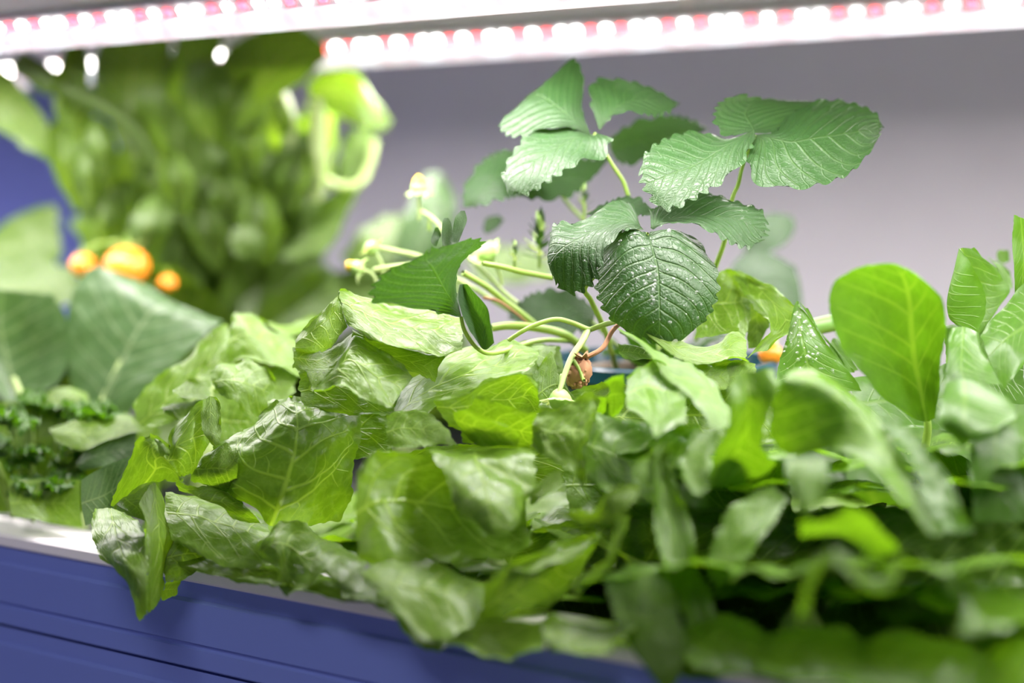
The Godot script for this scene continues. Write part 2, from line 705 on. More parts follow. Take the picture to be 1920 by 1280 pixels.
func make_materials() -> void:
	var lettuce := vein_maps("lettuce", Color(0.104, 0.212, 0.013), Color(0.22, 0.36, 0.055), 1024)
	var straw := vein_maps("strawberry", Color(0.025, 0.074, 0.017), Color(0.042, 0.107, 0.023), 1024)
	var pak := vein_maps("pakchoi", Color(0.055, 0.14, 0.012), Color(0.095, 0.19, 0.03))
	var coll := vein_maps("collard", Color(0.055, 0.118, 0.034), Color(0.15, 0.22, 0.105))
	var chard := vein_maps("collard", Color(0.08, 0.155, 0.018), Color(0.18, 0.26, 0.09))
	# leaves pass as much light as they scatter back, and pass it yellower
	var glow := lin(1.0, 1.0, 0.2)
	M.lettuce = leaf_mat(lettuce, Color.WHITE, 0.34, glow, 0.09, 0.5)
	M.mustard = leaf_mat(lettuce, Color(0.92, 0.97, 0.9), 0.35, glow, 0.06, 0.5)
	M.parsley = leaf_mat(pak, Color(0.95, 1.0, 0.9), 0.45, glow, 0.05)
	M.straw = leaf_mat(straw, Color.WHITE, 0.42, glow, 0.08, 0.56)
	M.pak = leaf_mat(pak, Color.WHITE, 0.34, glow, 0.05, 0.45)
	M.collard = leaf_mat(coll, Color.WHITE, 0.4, lin(0.9, 1.0, 0.36), 0.05, 0.5)
	M.chard = leaf_mat(chard, Color.WHITE, 0.45, glow, 0.04)
	M.stem = stem_mat(lin(0.19, 0.31, 0.05))
	M.stem_pale = stem_mat(lin(0.31, 0.42, 0.15))
	M.stem_dark = stem_mat(lin(0.1, 0.22, 0.05))
	M.dry = plain(lin(0.3, 0.15, 0.07), 0.8)
	M.sepal = stem_mat(lin(0.3, 0.48, 0.14), 0.55)
	M.yellow = stem_mat(lin(0.85, 0.52, 0.03), 0.6)
	M.orange = stem_mat(lin(0.85, 0.25, 0.02), 0.3)
	M.water = plain(Color(1, 1, 1, 0.06), 0.04)
	M.water.metallic_specular = 0.7
	M.water.transparency = BaseMaterial3D.TRANSPARENCY_ALPHA
	M.wall = plain(Color.WHITE, 0.75)
	M.wall.albedo_texture = noise_tex(0.02, lin(0.57, 0.56, 0.57), lin(0.61, 0.6, 0.61))
	M.wall.uv1_triplanar = true
	M.wall.uv1_world_triplanar = true
	M.blue_wall = plain(lin(0.16, 0.2, 0.62), 0.6)
	M.floor = plain(lin(0.25, 0.24, 0.23), 0.5)
	M.blue = plain(lin(0.16, 0.22, 0.6), 0.42)
	M.white = plain(lin(0.88, 0.86, 0.86), 0.35)
	M.canopy = plain(lin(0.45, 0.44, 0.44), 0.5)
	M.deck = plain(lin(0.03, 0.035, 0.03), 0.6)
	M.pot = plain(lin(0.006, 0.05, 0.075), 0.25)
	M.soil = plain(Color.WHITE, 0.95)
	M.soil.albedo_texture = noise_tex(0.08, lin(0.05, 0.035, 0.02), lin(0.22, 0.16, 0.1))
	M.soil.uv1_triplanar = true
	M.soil.uv1_scale = Vector3(9, 9, 9)
	M.alu = plain(lin(0.75, 0.76, 0.8), 0.35, 0.6)
	M.cover = plain(Color(0.95, 0.95, 1.0, 0.12), 0.08)
	M.cover.transparency = BaseMaterial3D.TRANSPARENCY_ALPHA
	M.frost = plain(Color(0.9, 0.95, 1.0), 0.3)
	M.frost.backlight_enabled = true
	M.frost.backlight = Color(0.9, 0.95, 1.0)
	M.strip = plain(lin(0.45, 0.45, 0.47), 0.4)
	M.led_white = plain(lin(0.9, 0.9, 0.9), 0.4)
	M.led_white.emission_enabled = true
	M.led_white.emission = Color(1.0, 0.98, 0.95)
	M.led_white.emission_energy_multiplier = 30.0
	M.led_red = plain(lin(0.9, 0.3, 0.3), 0.4)
	M.led_red.emission_enabled = true
	M.led_red.emission = Color(1.0, 0.16, 0.24)
	M.led_red.emission_energy_multiplier = 12.0
	M.panel = plain(lin(0.9, 0.9, 0.9), 0.4)
	M.panel.emission_enabled = true
	M.panel.emission = Color(1, 0.97, 0.93)
	M.panel.emission_energy_multiplier = 2.0


# ---------------------------------------------------------------- room
func room() -> void:
	structure("wall_back", Vector3(0.2, 1.3, -1.65), Vector3(3.8, 2.8, 0.1), M.wall)
	structure("wall_left", Vector3(-1.61, 1.3, 0.3), Vector3(0.1, 2.8, 4.2), M.blue_wall)
	structure("wall_right", Vector3(2.1, 1.3, 0.3), Vector3(0.1, 2.8, 4.2), M.wall)
	structure("wall_front", Vector3(0.2, 1.3, 2.35), Vector3(3.8, 2.8, 0.1), M.wall)
	structure("floor", Vector3(0.2, -0.05, 0.3), Vector3(3.9, 0.1, 4.2), M.floor)
	structure("ceiling", Vector3(0.2, 2.65, 0.3), Vector3(3.9, 0.1, 4.2), M.wall)
	var t := thing("fill_ceiling_light", "unseen flat ceiling panel added as fill light in the room behind the planter's front", "light", Vector3(0.2, 2.6, 1.0))  # added lamp out of view, gives the blue boards soft fill light
	put("frame", box_mesh(Vector3(1.22, 0.03, 0.62)), M.white, t).position = Vector3(0, -0.015, 0)
	put("diffuser", box_mesh(Vector3(1.16, 0.004, 0.56)), M.panel, t).position = Vector3(0, -0.032, 0)
	area("panel_fill_light", Vector3(0, -0.037, 0), Vector2(1.16, 0.56), 2.0, Color(1, 0.97, 0.95), t)


func planter() -> void:
	var x0 := -1.55
	var x1 := 0.75
	var cx := (x0 + x1) / 2.0
	var w := x1 - x0
	var zf := -0.539
	var zb := -1.13
	var t := thing("planter_box", "long blue planter box with a white rim and grooved front boards", "planter", Vector3(cx, 0, 0))
	var rim := acc()
	for s in [[zf - 0.0165, 0.033], [zb + 0.0165, 0.033]]:
		add_box(rim, Vector3(0, RIM_Y - 0.004, s[0]), Vector3(w, 0.008, s[1]), 0.0015)
	for s in [-1.0, 1.0]:
		add_box(rim, Vector3(s * (w / 2 - 0.0165), RIM_Y - 0.0045, (zf + zb) / 2), Vector3(0.033, 0.007, zf - zb - 0.066))
	put("rim", mesh_of(rim), M.white, t).set_meta("label", "white rim along the top of the planter")
	# front and back boards, each an extruded profile with a step under its top edge and a shallow groove above the joint
	for k in 5:
		var top := RIM_Y - 0.008 - 0.0538 * k if k > 0 else RIM_Y - 0.008
		var low := RIM_Y - 0.0538 * (k + 1) - 0.0005
		if k > 0:
			top = RIM_Y - 0.0538 * k - 0.0025
		for f in [[zf, 1.0, "front_board"], [zb, -1.0, "back_board"]]:
			var z: float = f[0]
			var s: float = f[1]
			var prof := [Vector2(z - s * 0.018, low), Vector2(z - s * 0.0008, low), Vector2(z, low + 0.001), Vector2(z, low + 0.0105), Vector2(z - s * 0.0016, low + 0.0115), Vector2(z - s * 0.0016, low + 0.013), Vector2(z, low + 0.014),
				Vector2(z, top - 0.0105), Vector2(z - s * 0.0022, top - 0.009), Vector2(z - s * 0.0022, top), Vector2(z - s * 0.018, top)]
			var a := acc()
			extrude_x(a, prof, -w / 2, w / 2)
			put(f[2], mesh_of(a), M.blue, t)
	var liner := acc()
	add_box(liner, Vector3(0, (RIM_Y + 0.52) / 2 - 0.01, zf - 0.022), Vector3(w - 0.04, RIM_Y - 0.53, 0.006))
	add_box(liner, Vector3(0, (RIM_Y + 0.52) / 2 - 0.01, zb + 0.022), Vector3(w - 0.04, RIM_Y - 0.53, 0.006))
	put("liner", mesh_of(liner), M.deck, t)
	for s in [-1.0, 1.0]:
		put("end_board", box_mesh(Vector3(0.018, 0.265, zf - zb - 0.037), 0.002), M.blue, t).position = Vector3(s * (w / 2 - 0.009), RIM_Y - 0.008 - 0.1325, (zf + zb) / 2)
	var deck := box_mesh(Vector3(w - 0.04, 0.01, zf - zb - 0.052))
	put("deck", deck, M.deck, t).position = Vector3(0, DECK_Y - 0.005, (zf + zb) / 2)
	for sx in [-1.0, 1.0]:
		for sz in [zf - 0.03, zb + 0.03]:
			put("leg", box_mesh(Vector3(0.04, 0.755, 0.04), 0.003), M.white, t).position = Vector3(sx * (w / 2 - 0.045), 0.3755, sz)


func canopy_and_tubes() -> void:
	var x0 := -1.5
	var x1 := 0.7
	var cx := (x0 + x1) / 2.0
	var w := x1 - x0
	var t := thing("light_canopy", "grey metal canopy panel above the grow light tubes", "canopy", Vector3(cx, 0, 0))
	put("panel", box_mesh(Vector3(w, 0.012, 0.5), 0.002), M.canopy, t).position = Vector3(0, 1.139, -0.86)
	for s in [-1.0, 1.0]:
		put("post", box_mesh(Vector3(0.03, 0.339, 0.03), 0.002), M.canopy, t).position = Vector3(s * (w / 2 - 0.02), RIM_Y + 0.1695, -1.095)
	tube("led_grow_tube", "front white and red LED grow light tube hung over the lettuces", -0.662, 1.086)
	tube("led_grow_tube", "rear white and red LED grow light tube behind the strawberry plant", -0.921, 1.0915)


func shell(parent: Node3D, called: String, r: float, from: float, to: float, w: float, mat: Material) -> void:
	var c := acc()
	var v := PackedVector3Array()
	var nn := PackedVector3Array()
	var uv := PackedVector2Array()
	var ix := PackedInt32Array()
	var n := 16
	for k in n + 1:
		var a := deg_to_rad(lerpf(from, to, float(k) / n))
		for x in [-w / 2, w / 2]:
			v.append(Vector3(x, sin(a) * r, cos(a) * r))
			nn.append(Vector3(0, sin(a), cos(a)))
			uv.append(Vector2(float(k) / n, 0))
	for k in n:
		ix.append_array([k * 2, k * 2 + 3, k * 2 + 1, k * 2, k * 2 + 2, k * 2 + 3])
	c.v = v
	c.n = nn
	c.uv = uv
	c.i = ix
	put(called, mesh_of(c), mat, parent)


func tube(called: String, label: String, z: float, bottom: float) -> void:
	var x0 := -1.45
	var x1 := 0.62
	var cx := (x0 + x1) / 2.0
	var w := x1 - x0
	var r := 0.0135
	var t := thing(called, label, "grow light", Vector3(cx, bottom + r, z), "LED grow light tubes")
	# aluminium back: round on top, its underside a steep V that carries the two LED boards
	var prof := []
	for k in 11:
		var a := deg_to_rad(35.0 + 11.0 * k)
		prof.append(Vector2(cos(a) * r, sin(a) * r))
	prof.append(Vector2(-r * 0.12, -r * 0.2))
	prof.append(Vector2(r * 0.12, -r * 0.2))
	var b := acc()
	extrude_x(b, prof, -w / 2, w / 2)
	put("housing", mesh_of(b), M.alu, t)
	var tilt := atan2(0.77, 0.7)
	for s in [-1.0, 1.0]:
		var st := put("led_strip", box_mesh(Vector3(w - 0.01, 0.001, 0.0125)), M.strip, t)
		st.position = Vector3(0, r * 0.17, s * r * 0.5)
		st.rotation.x = -s * tilt
	# cover: clear sides above a frosted trough
	shell(t, "clear_cover", r, -14.0, 33.0, w, M.cover)
	shell(t, "clear_cover", r, 147.0, 194.0, w, M.cover)
	shell(t, "frosted_cover", r, 194.0, 346.0, w, M.frost)
	for s in [-1.0, 1.0]:
		put("end_cap", lathe([Vector2(0, 0.009), Vector2(r + 0.0008, 0.009), Vector2(r + 0.0008, -0.009), Vector2(0, -0.009)], 24), M.white, t).transform = Transform3D(Basis(Vector3(0, 0, 1), PI / 2), Vector3(s * (w / 2 + 0.004), 0, 0))
	for s in [-0.7, 0.0, 0.7]:
		put("hanger", box_mesh(Vector3(0.012, 1.1335 - bottom - r - r + 0.001, 0.004)), M.white, t).position = Vector3(s, r + (1.1335 - bottom - r - r) / 2.0, 0)
	# LED chips: white, white, red, white, red
	var chip := box_mesh(Vector3(0.0052, 0.0014, 0.0046))
	var pitch := 0.0121
	var n := 150
	var first := -0.05
	for s in [-1.0, 1.0]:
		for k in n:
			var x: float = w / 2 - 0.03 - k * pitch
			if x < -w / 2 + 0.02:
				break
			var red: bool = k % 5 == 2 or k % 5 == 4
			var o := put("led_chip", chip, M.led_red if red else M.led_white, t)
			o.position = Vector3(x, r * 0.13, s * (r * 0.53 + 0.0006))
			o.rotation.x = -s * tilt
	# light leaves through the frosted trough
	var l_w := 0.69
	for k in 3:
		area("tube_light", Vector3((k - 1) * l_w, -r - 0.001, 0), Vector2(l_w, 0.016), 0.6, Color(1.0, 0.965, 0.97), t)


# ---------------------------------------------------------------- plants
func crown(parent: Node3D, at: Vector3, r: float, high: float, mat: Material) -> void:
	var o := put("crown", lathe([Vector2(0, 0), Vector2(r, 0), Vector2(r * 1.15, high * 0.35), Vector2(r * 0.8, high * 0.8), Vector2(r * 0.3, high), Vector2(0, high)], 14), mat, parent)
	o.position = at


func rosette(parent: Node3D, at: Vector3, n: int, long: float, wide: float, elev: float, curl: float, mat: Material, seed_: int) -> void:
	var r := RandomNumberGenerator.new()
	r.seed = seed_
	for k in n:
		var az := TAU * k * 0.382 + r.randf() * 0.5
		var e := elev + r.randf_range(-0.3, 0.35)
		grown_leaf(parent, "leaf", mat, at + Vector3(cos(az), 0, sin(az)) * 0.008, az, e, curl * r.randf_range(0.7, 1.3), long * r.randf_range(0.7, 1.1), wide * r.randf_range(0.75, 1.15), {"cell": 5.0, "bump": 1.5, "bf": 45.0, "ruffle": 3.0, "rf": 45.0, "cup": r.randf_range(-0.1, 0.35)})


func pointed(a: Dictionary, base: Vector3, dir: Vector3, up: Vector3, long: float, wide: float, bend := 0.2) -> void:
	var side := dir.cross(up).normalized()
	var rows := []
	for q in [[0.0, 0.35, 0.0], [0.35, 1.0, 0.06], [0.7, 0.7, 0.2], [1.0, 0.04, 0.42]]:
		var c: Vector3 = base + dir * long * q[0] + up * long * bend * q[2]
		var w: Vector3 = side * wide * 0.5 * q[1]
		rows.append(PackedVector3Array([c - w + up * wide * 0.12, c, c + w + up * wide * 0.12]))
	sheet(a, rows, {"cell": 1.0, "bump": 0.0})


func sprig(parent: Node3D, at: Vector3, long: float, n: int, seed_: int) -> void:
	# a leafy bud cluster: a short shoot set with small pointed leaves
	var r := RandomNumberGenerator.new()
	r.seed = seed_
	var s := acc()
	add_tube(s, PackedVector3Array([at + Vector3(0, -long * 0.3, 0), at + Vector3(0, long * 0.8, 0)]), 0.0011, 0.0006, 6)
	var o := put("bud_shoot", mesh_of(s), M.stem, parent)
	for k in n:
		var t := float(k) / n
		var az := k * 2.4
		var e := lerpf(0.1, 1.35, t)
		var d := Vector3(cos(az) * cos(e), sin(e), sin(az) * cos(e))
		var a := acc()
		pointed(a, at + Vector3(0, long * (t - 0.1) * 0.9, 0), d, Vector3(-cos(az) * sin(e), cos(e), -sin(az) * sin(e)), long * 0.42 * r.randf_range(0.8, 1.2), long * 0.17)
		put("bract", mesh_of(a), M.straw if k % 3 else M.sepal, o)


func flower(parent: Node3D, at: Vector3, r: float, facing: Vector3, open: bool) -> void:
	var up := facing.normalized()
	var x := up.cross(Vector3(0.2, 0.1, 1)).normalized()
	var b := Basis(x, up, x.cross(up))
	var c := acc()
	add_ball(c, at, Vector3(r * 0.75, r * 0.75, r * 0.75), 14, 9, b, 0.1)
	var o := put("flower", mesh_of(c), M.sepal, parent)
	if open:
		var y := acc()
		add_ball(y, at + up * r * 0.35, Vector3(r * 0.6, r * 0.75, r * 0.6), 14, 9, b, 0.25)
		put("flower_centre", mesh_of(y), M.yellow, o).set_meta("label", "yellow centre of the flower")
	for k in 10:
		var w := TAU * k / 10.0
		var d := b * Vector3(cos(w), -0.45 if open else 0.5, sin(w)).normalized()
		var a := acc()
		pointed(a, at + b * Vector3(cos(w), 0, sin(w)) * r * 0.45 - up * r * 0.2, d, up, r * (1.15 if k % 2 else 0.95), r * 0.62, -0.3)
		put("sepal", mesh_of(a), M.sepal if k % 2 else M.stem_pale, o)
	var s := acc()
	add_tube(s, PackedVector3Array([at - up * r * 0.3, at - up * r * 1.6, at - up * r * 2.2 + Vector3(0, -r * 0.8, 0)]), 0.0011, 0.0010, 6)
	put("flower_stem", mesh_of(s), M.stem_pale, o)


func dried_fruit(parent: Node3D, at: Vector3) -> void:
	# a shrivelled brown berry with its calyx, hanging over the pot's edge
	var a := acc()
	add_ball(a, at, Vector3(0.0065, 0.0085, 0.006), 18, 12, Basis(Vector3(0, 0, 1), -0.5), 0.35)
	var r := RandomNumberGenerator.new()
	r.seed = 2
	for k in 46:
		var d := Vector3(r.randfn(), r.randfn(), r.randfn()).normalized()
		add_ball(a, at + d * Vector3(0.006, 0.008, 0.0058), Vector3.ONE * 0.0011, 5, 4)
	var o := put("dried_berry", mesh_of(a), M.dry, parent)
	o.set_meta("label", "shrivelled brown berry")
	for k in 7:
		var w := TAU * k / 7.0
		var s := acc()
		pointed(s, at + Vector3(0.003, 0.007, 0), Vector3(cos(w), 0.3, sin(w)).normalized(), Vector3.UP, 0.008, 0.003, 0.5)
		put("calyx", mesh_of(s), M.dry, o)
	var t := acc()
	add_tube(t, PackedVector3Array([at + Vector3(0.004, 0.008, 0), at + Vector3(0.011, 0.013, -0.006), at + Vector3(0.014, 0.022, -0.012), at + Vector3(0.018, 0.028, -0.02)]), 0.0014, 0.0012, 7)
	put("berry_stem", mesh_of(t), M.dry, o)


func tomato(parent: Node3D, at: Vector3, r: float) -> void:
	var a := acc()
	add_ball(a, at, Vector3(r, r * 0.88, r), 22, 14)
	var o := put("fruit", mesh_of(a), M.orange, parent)
	o.set_meta("label", "small orange fruit")
	for k in 5:
		var w := TAU * k / 5.0 + 0.3
		var s := acc()
		pointed(s, at + Vector3(0, r * 0.86, 0), Vector3(cos(w), 0.1, sin(w)).normalized(), Vector3.UP, r * 0.8, r * 0.3, 0.3)
		put("calyx", mesh_of(s), M.sepal, o)
	var t := acc()
	add_tube(t, PackedVector3Array([at + Vector3(0, r * 0.85, 0), at + Vector3(0.001, r * 1.5, 0)]), 0.0011, 0.0009, 6)
	put("fruit_stem", mesh_of(t), M.stem, o)


func herb(parent: Node3D, n: int, seed_: int) -> void:
	# curly parsley: thin stalks, each with a tuft of crimped leaflets
	var r := RandomNumberGenerator.new()
	r.seed = seed_
	for k in n / 5:
		var az := r.randf() * TAU
		var rad := 0.05 * sqrt(r.randf())
		var top := Vector3(cos(az) * rad, r.randf_range(0.055, 0.1), sin(az) * rad)
		var s := acc()
		add_tube(s, PackedVector3Array([Vector3(cos(az) * 0.004, 0, sin(az) * 0.004), top * Vector3(0.5, 0.6, 0.5), top]), 0.0012, 0.0008, 6)
		var o := put("stem", mesh_of(s), M.stem, parent)
		for c in 7:
			var w := c * 2.4 + az
			var e := r.randf_range(0.0, 1.2)
			grown_leaf(o, "leaflet", M.parsley, top, w, e, 1.0, r.randf_range(0.012, 0.02), r.randf_range(0.012, 0.018), {"cell": 1.6, "bump": 1.5, "bf": 200.0, "ruffle": 4.0, "rf": 260.0, "stem": 0.1})


func pot() -> void:
	var t := thing("plant_pot", "dark teal round plastic pot holding the strawberry plant", "pot", Vector3(-0.365, DECK_Y, -0.777))
	var h := 0.134
	put("pot_body", lathe([Vector2(0, 0), Vector2(0.05, 0), Vector2(0.062, h - 0.012), Vector2(0.068, h - 0.012), Vector2(0.0695, h - 0.009), Vector2(0.0695, h - 0.002), Vector2(0.068, h), Vector2(0.0645, h), Vector2(0.0625, h - 0.01), Vector2(0.061, h - 0.018)], 72), M.pot, t)
	var a := acc()
	add_ball(a, Vector3.ZERO, Vector3(0.0612, 0.008, 0.0612), 40, 16, Basis(), 0.25)
	put("soil", mesh_of(a), M.soil, t).position = Vector3(0, h - 0.013, 0)


func plants() -> void:
	grow_straw()
	grow_let_mid()
	grow_let_left()
	grow_let_front()
	grow_let_cup()
	grow_mustard()
	grow_pak()
	grow_coll()
	grow_herb()
	grow_tom()
	grow_tom2()
	grow_tall()
	grow_far_mid()
	grow_far_left()
	grow_far_right()
	grow_far_pak()


func grow_straw() -> void:
	var t := thing("strawberry_plant", "potted strawberry plant with toothed three-part leaves and small yellow-centred flowers", "strawberry plant", Vector3(-0.365, DECK_Y, -0.777))
	var o: MeshInstance3D
	var p1 := stalk(t, "petiole", M.stem, [-19, 129, 23, -3, 156, 69, 3, 174, 96, 3, 182, 103, 13, 195, 95, 26, 206, 92, 36, 211, 95], 1.7, 0.9)
	o = blade(p1, "leaflet", M.straw, [[[34, 212, 95, 36, 211, 95, 36, 210, 95, 37, 212, 94, 37, 212, 93], [17, 211, 97, 29, 212, 99, 40, 205, 99, 47, 212, 90, 51, 211, 80], [13, 196, 105, 28, 197, 108, 46, 193, 104, 57, 198, 93, 63, 199, 76], [13, 183, 109, 32, 183, 112, 49, 181, 108, 62, 183, 98, 70, 183, 80], [20, 170, 112, 35, 169, 113, 51, 168, 111, 62, 169, 101, 68, 169, 87], [32, 159, 110, 42, 157, 111, 50, 156, 109, 56, 156, 103, 62, 160, 94]]], {"teeth": 8, "tooth": 4.6, "tip_teeth": 4, "corr": 0.5, "bump": 0.25, "bf": 70, "cell": 1.1})
	droplets(p1, 150, 0.35, 1.2, Vector2(0.1, 0.9), Vector2(0.15, 0.85))
	o = blade(p1, "leaflet", M.straw, [[[32, 215, 96, 33, 214, 96, 34, 213, 96], [17, 227, 78, 23, 218, 96, 26, 213, 103], [6, 226, 84, 14, 214, 108, 22, 206, 113], [-2, 217, 98, 6, 208, 118, 20, 196, 118], [-11, 216, 111, -1, 203, 123, 16, 186, 119], [-11, 206, 118, -7, 195, 124, 7, 180, 121], [-10, 196, 120, -6, 188, 122, 0, 181, 122]]], {"teeth": 8, "tooth": 4.6, "tip_teeth": 4, "corr": 0.5, "bump": 0.25, "bf": 70, "cell": 1.1})
	droplets(p1, 18, 0.3, 0.7, Vector2(0.1, 0.9), Vector2(0.4, 0.95))
	o = blade(p1, "leaflet", M.straw, [[[37, 214, 94, 37, 214, 94, 38, 213, 93], [32, 224, 81, 42, 218, 86, 43, 216, 90], [38, 230, 64, 51, 220, 75, 54, 217, 85], [50, 233, 53, 63, 220, 70, 66, 213, 84], [66, 228, 51, 74, 219, 66, 76, 207, 81], [80, 224, 50, 82, 215, 63, 83, 204, 74], [86, 219, 54, 88, 212, 60, 87, 206, 67]]], {"teeth": 8, "tooth": 4.6, "tip_teeth": 4, "corr": 0.5, "bump": 0.25, "bf": 70, "cell": 1.1})
	var p2 := stalk(t, "petiole", M.stem, [21, 146, -3, 33, 168, 10, 48, 189, 34, 58, 207, 43, 63, 229, 46, 66, 237, 45, 68, 247, 44, 73, 264, 40], 1.6, 1.0)
	o = blade(p2, "leaflet", M.straw, [[[73, 264, 38, 73, 263, 39, 73, 262, 40], [79, 266, 27, 82, 262, 35, 75, 250, 53], [80, 274, 10, 92, 260, 34, 83, 238, 59], [87, 283, -7, 101, 262, 26, 98, 235, 52], [98, 285, -17, 111, 264, 15, 111, 237, 42], [111, 282, -20, 119, 266, 5, 122, 243, 27], [122, 277, -16, 124, 267, -3, 128, 254, 13], [127, 271, -12, 127, 268, -10, 129, 263, -3]]], {"teeth": 8, "tooth": 4.6, "tip_teeth": 4, "corr": 0.5, "bump": 0.25, "bf": 70, "cell": 1.1})
	o = blade(p2, "leaflet", M.straw, [[[72, 266, 41, 73, 266, 41, 75, 263, 43], [58, 262, 40, 66, 260, 52, 75, 256, 52], [47, 265, 42, 58, 253, 62, 73, 246, 64], [38, 266, 47, 51, 247, 70, 66, 237, 74], [30, 262, 60, 42, 243, 78, 58, 231, 81], [25, 255, 73, 35, 239, 85, 47, 224, 89], [24, 246, 81, 30, 237, 87, 39, 225, 90]]], {"teeth": 8, "tooth": 4.6, "tip_teeth": 4, "corr": 0.5, "bump": 0.25, "bf": 70, "cell": 1.1})
	o = blade(p2, "leaflet", M.straw, [[[70, 266, 37, 72, 265, 36, 76, 265, 31], [57, 264, 41, 66, 270, 27, 80, 268, 17], [48, 272, 36, 59, 277, 19, 82, 277, 3], [46, 282, 26, 59, 283, 9, 87, 284, -15], [52, 288, 15, 62, 286, 0, 77, 285, -14]]], {"teeth": 8, "tooth": 4.6, "tip_teeth": 4, "corr": 0.5, "bump": 0.25, "bf": 70, "cell": 1.1})
	var p3 := stalk(t, "petiole", M.stem, [-8, 156, 13, -2, 197, 28, 1, 222, 41, 1, 230, 48, -1, 239, 51, -5, 247, 55, -9, 256, 59, -14, 266, 62], 1.6, 1.0)
	o = blade(p3, "leaflet", M.straw, [[[-17, 267, 62, -16, 265, 63, -17, 265, 64], [-26, 280, 54, -24, 272, 65, -25, 269, 69], [-34, 299, 38, -33, 279, 65, -37, 269, 76], [-41, 308, 31, -43, 285, 63, -49, 265, 79], [-46, 311, 32, -52, 289, 61, -59, 265, 80], [-51, 299, 46, -57, 287, 62, -66, 270, 79], [-58, 290, 58, -62, 282, 66, -67, 274, 75]]], {"teeth": 8, "tooth": 2.6, "tip_teeth": 4, "corr": 0.5, "bump": 0.25, "bf": 70, "cell": 1.6})
	o = blade(p3, "leaflet", M.straw, [[[-13, 269, 59, -12, 268, 60, -11, 268, 60], [-22, 284, 51, -9, 276, 55, -6, 275, 57], [-28, 295, 39, -5, 282, 48, 1, 278, 54], [-26, 299, 30, -1, 285, 40, 8, 277, 48], [-9, 297, 25, 7, 285, 33, 12, 276, 41], [6, 291, 21, 13, 284, 27, 17, 278, 33], [15, 286, 21, 18, 284, 22, 19, 281, 25]]], {"teeth": 8, "tooth": 4.6, "tip_teeth": 4, "corr": 0.5, "bump": 0.25, "bf": 70, "cell": 1.6})
	o = blade(p3, "leaflet", M.straw, [[[-15, 265, 63, -14, 265, 63, -12, 266, 62], [-20, 267, 62, -15, 264, 68, -1, 262, 67], [-27, 269, 63, -19, 263, 73, -3, 252, 74], [-40, 269, 70, -26, 258, 82, -10, 250, 85], [-47, 265, 80, -32, 252, 91, -16, 244, 94], [-50, 255, 90, -36, 245, 99, -23, 238, 101], [-50, 243, 101, -40, 237, 105, -32, 232, 105], [-45, 234, 106, -41, 233, 106, -37, 232, 106]]], {"teeth": 8, "tooth": 4.6, "tip_teeth": 4, "corr": 0.5, "bump": 0.25, "bf": 70, "cell": 1.6})
	var p4 := stalk(t, "petiole", M.stem, [-13, 155, 2, -41, 207, 9, -60, 230, 15, -64, 245, 15, -61, 255, 14], 1.4, 0.9)
	o = blade(p4, "leaflet", M.straw, [[[-39, 266, -5, -37, 259, -3, -31, 252, 1], [-28, 276, -18, -27, 263, -10, -22, 250, 1], [-16, 280, -30, -12, 267, -19, -12, 254, -6], [-3, 279, -35, 0, 271, -27, -3, 259, -14], [10, 273, -38, 11, 271, -34, 11, 269, -28]]], {"teeth": 8, "tooth": 4.6, "tip_teeth": 4, "corr": 0.5, "bump": 0.25, "bf": 70, "cell": 1.6})
	o = blade(p4, "leaflet", M.straw, [[[-102, 224, 62, -101, 224, 61, -100, 224, 61], [-109, 236, 50, -94, 232, 60, -87, 226, 64], [-106, 249, 40, -86, 243, 50, -76, 229, 60], [-98, 257, 32, -79, 248, 39, -71, 231, 51], [-88, 259, 28, -73, 250, 32, -64, 236, 42]]], {"teeth": 8, "tooth": 4.6, "tip_teeth": 4, "corr": 0.5, "bump": 0.25, "bf": 70, "cell": 1.6})
	o = blade(p4, "leaflet", M.straw, [[[-82, 243, 36, -80, 236, 41, -76, 231, 45], [-73, 251, 22, -67, 239, 29, -61, 229, 36], [-60, 255, 11, -54, 243, 19, -49, 231, 26], [-43, 253, 6, -41, 247, 10, -41, 240, 16], [-35, 255, 4, -35, 253, 6, -34, 251, 8]]], {"teeth": 8, "tooth": 4.6, "tip_teeth": 4, "corr": 0.5, "bump": 0.25, "bf": 70, "cell": 1.6})
	o = blade(p4, "leaflet", M.straw, [[[20, 224, 58, 21, 222, 60, 22, 220, 63], [9, 230, 53, 11, 225, 61, 13, 220, 68], [-3, 229, 58, -1, 223, 67, -2, 219, 72], [-13, 222, 69, -12, 221, 70, -12, 220, 71]]], {"teeth": 8, "tooth": 4.6, "tip_teeth": 4, "corr": 0.5, "bump": 0.25, "bf": 70, "cell": 1.6})
	var p5 := stalk(t, "petiole", M.stem, [-27, 146, 49, -29, 151, 97, -31, 148, 139, -34, 151, 152, -39, 160, 157, -41, 168, 158], 1.5, 1.0)
	o = blade(p5, "leaflet", M.straw, [[[-42, 168, 159, -41, 168, 158, -41, 169, 158], [-50, 171, 168, -45, 175, 159, -47, 180, 153], [-57, 176, 190, -44, 182, 168, -45, 190, 156], [-63, 178, 203, -43, 189, 176, -39, 199, 156], [-61, 186, 207, -42, 195, 183, -31, 206, 152], [-54, 194, 203, -43, 199, 187, -31, 209, 162], [-45, 199, 195, -41, 203, 187, -36, 206, 177]]], {"teeth": 8, "tooth": 4.6, "tip_teeth": 4, "corr": 0.5, "bump": 0.25, "bf": 70, "cell": 1.1})
	o = blade(p5, "leaflet", M.straw, [[[-30, 154, 158, -29, 151, 153, -23, 155, 154], [-34, 165, 164, -35, 165, 148, -24, 164, 155], [-38, 177, 165, -38, 174, 151, -28, 174, 154], [-40, 185, 161, -41, 185, 156, -38, 185, 157]]], {"bump": 0.5, "cell": 1.2})
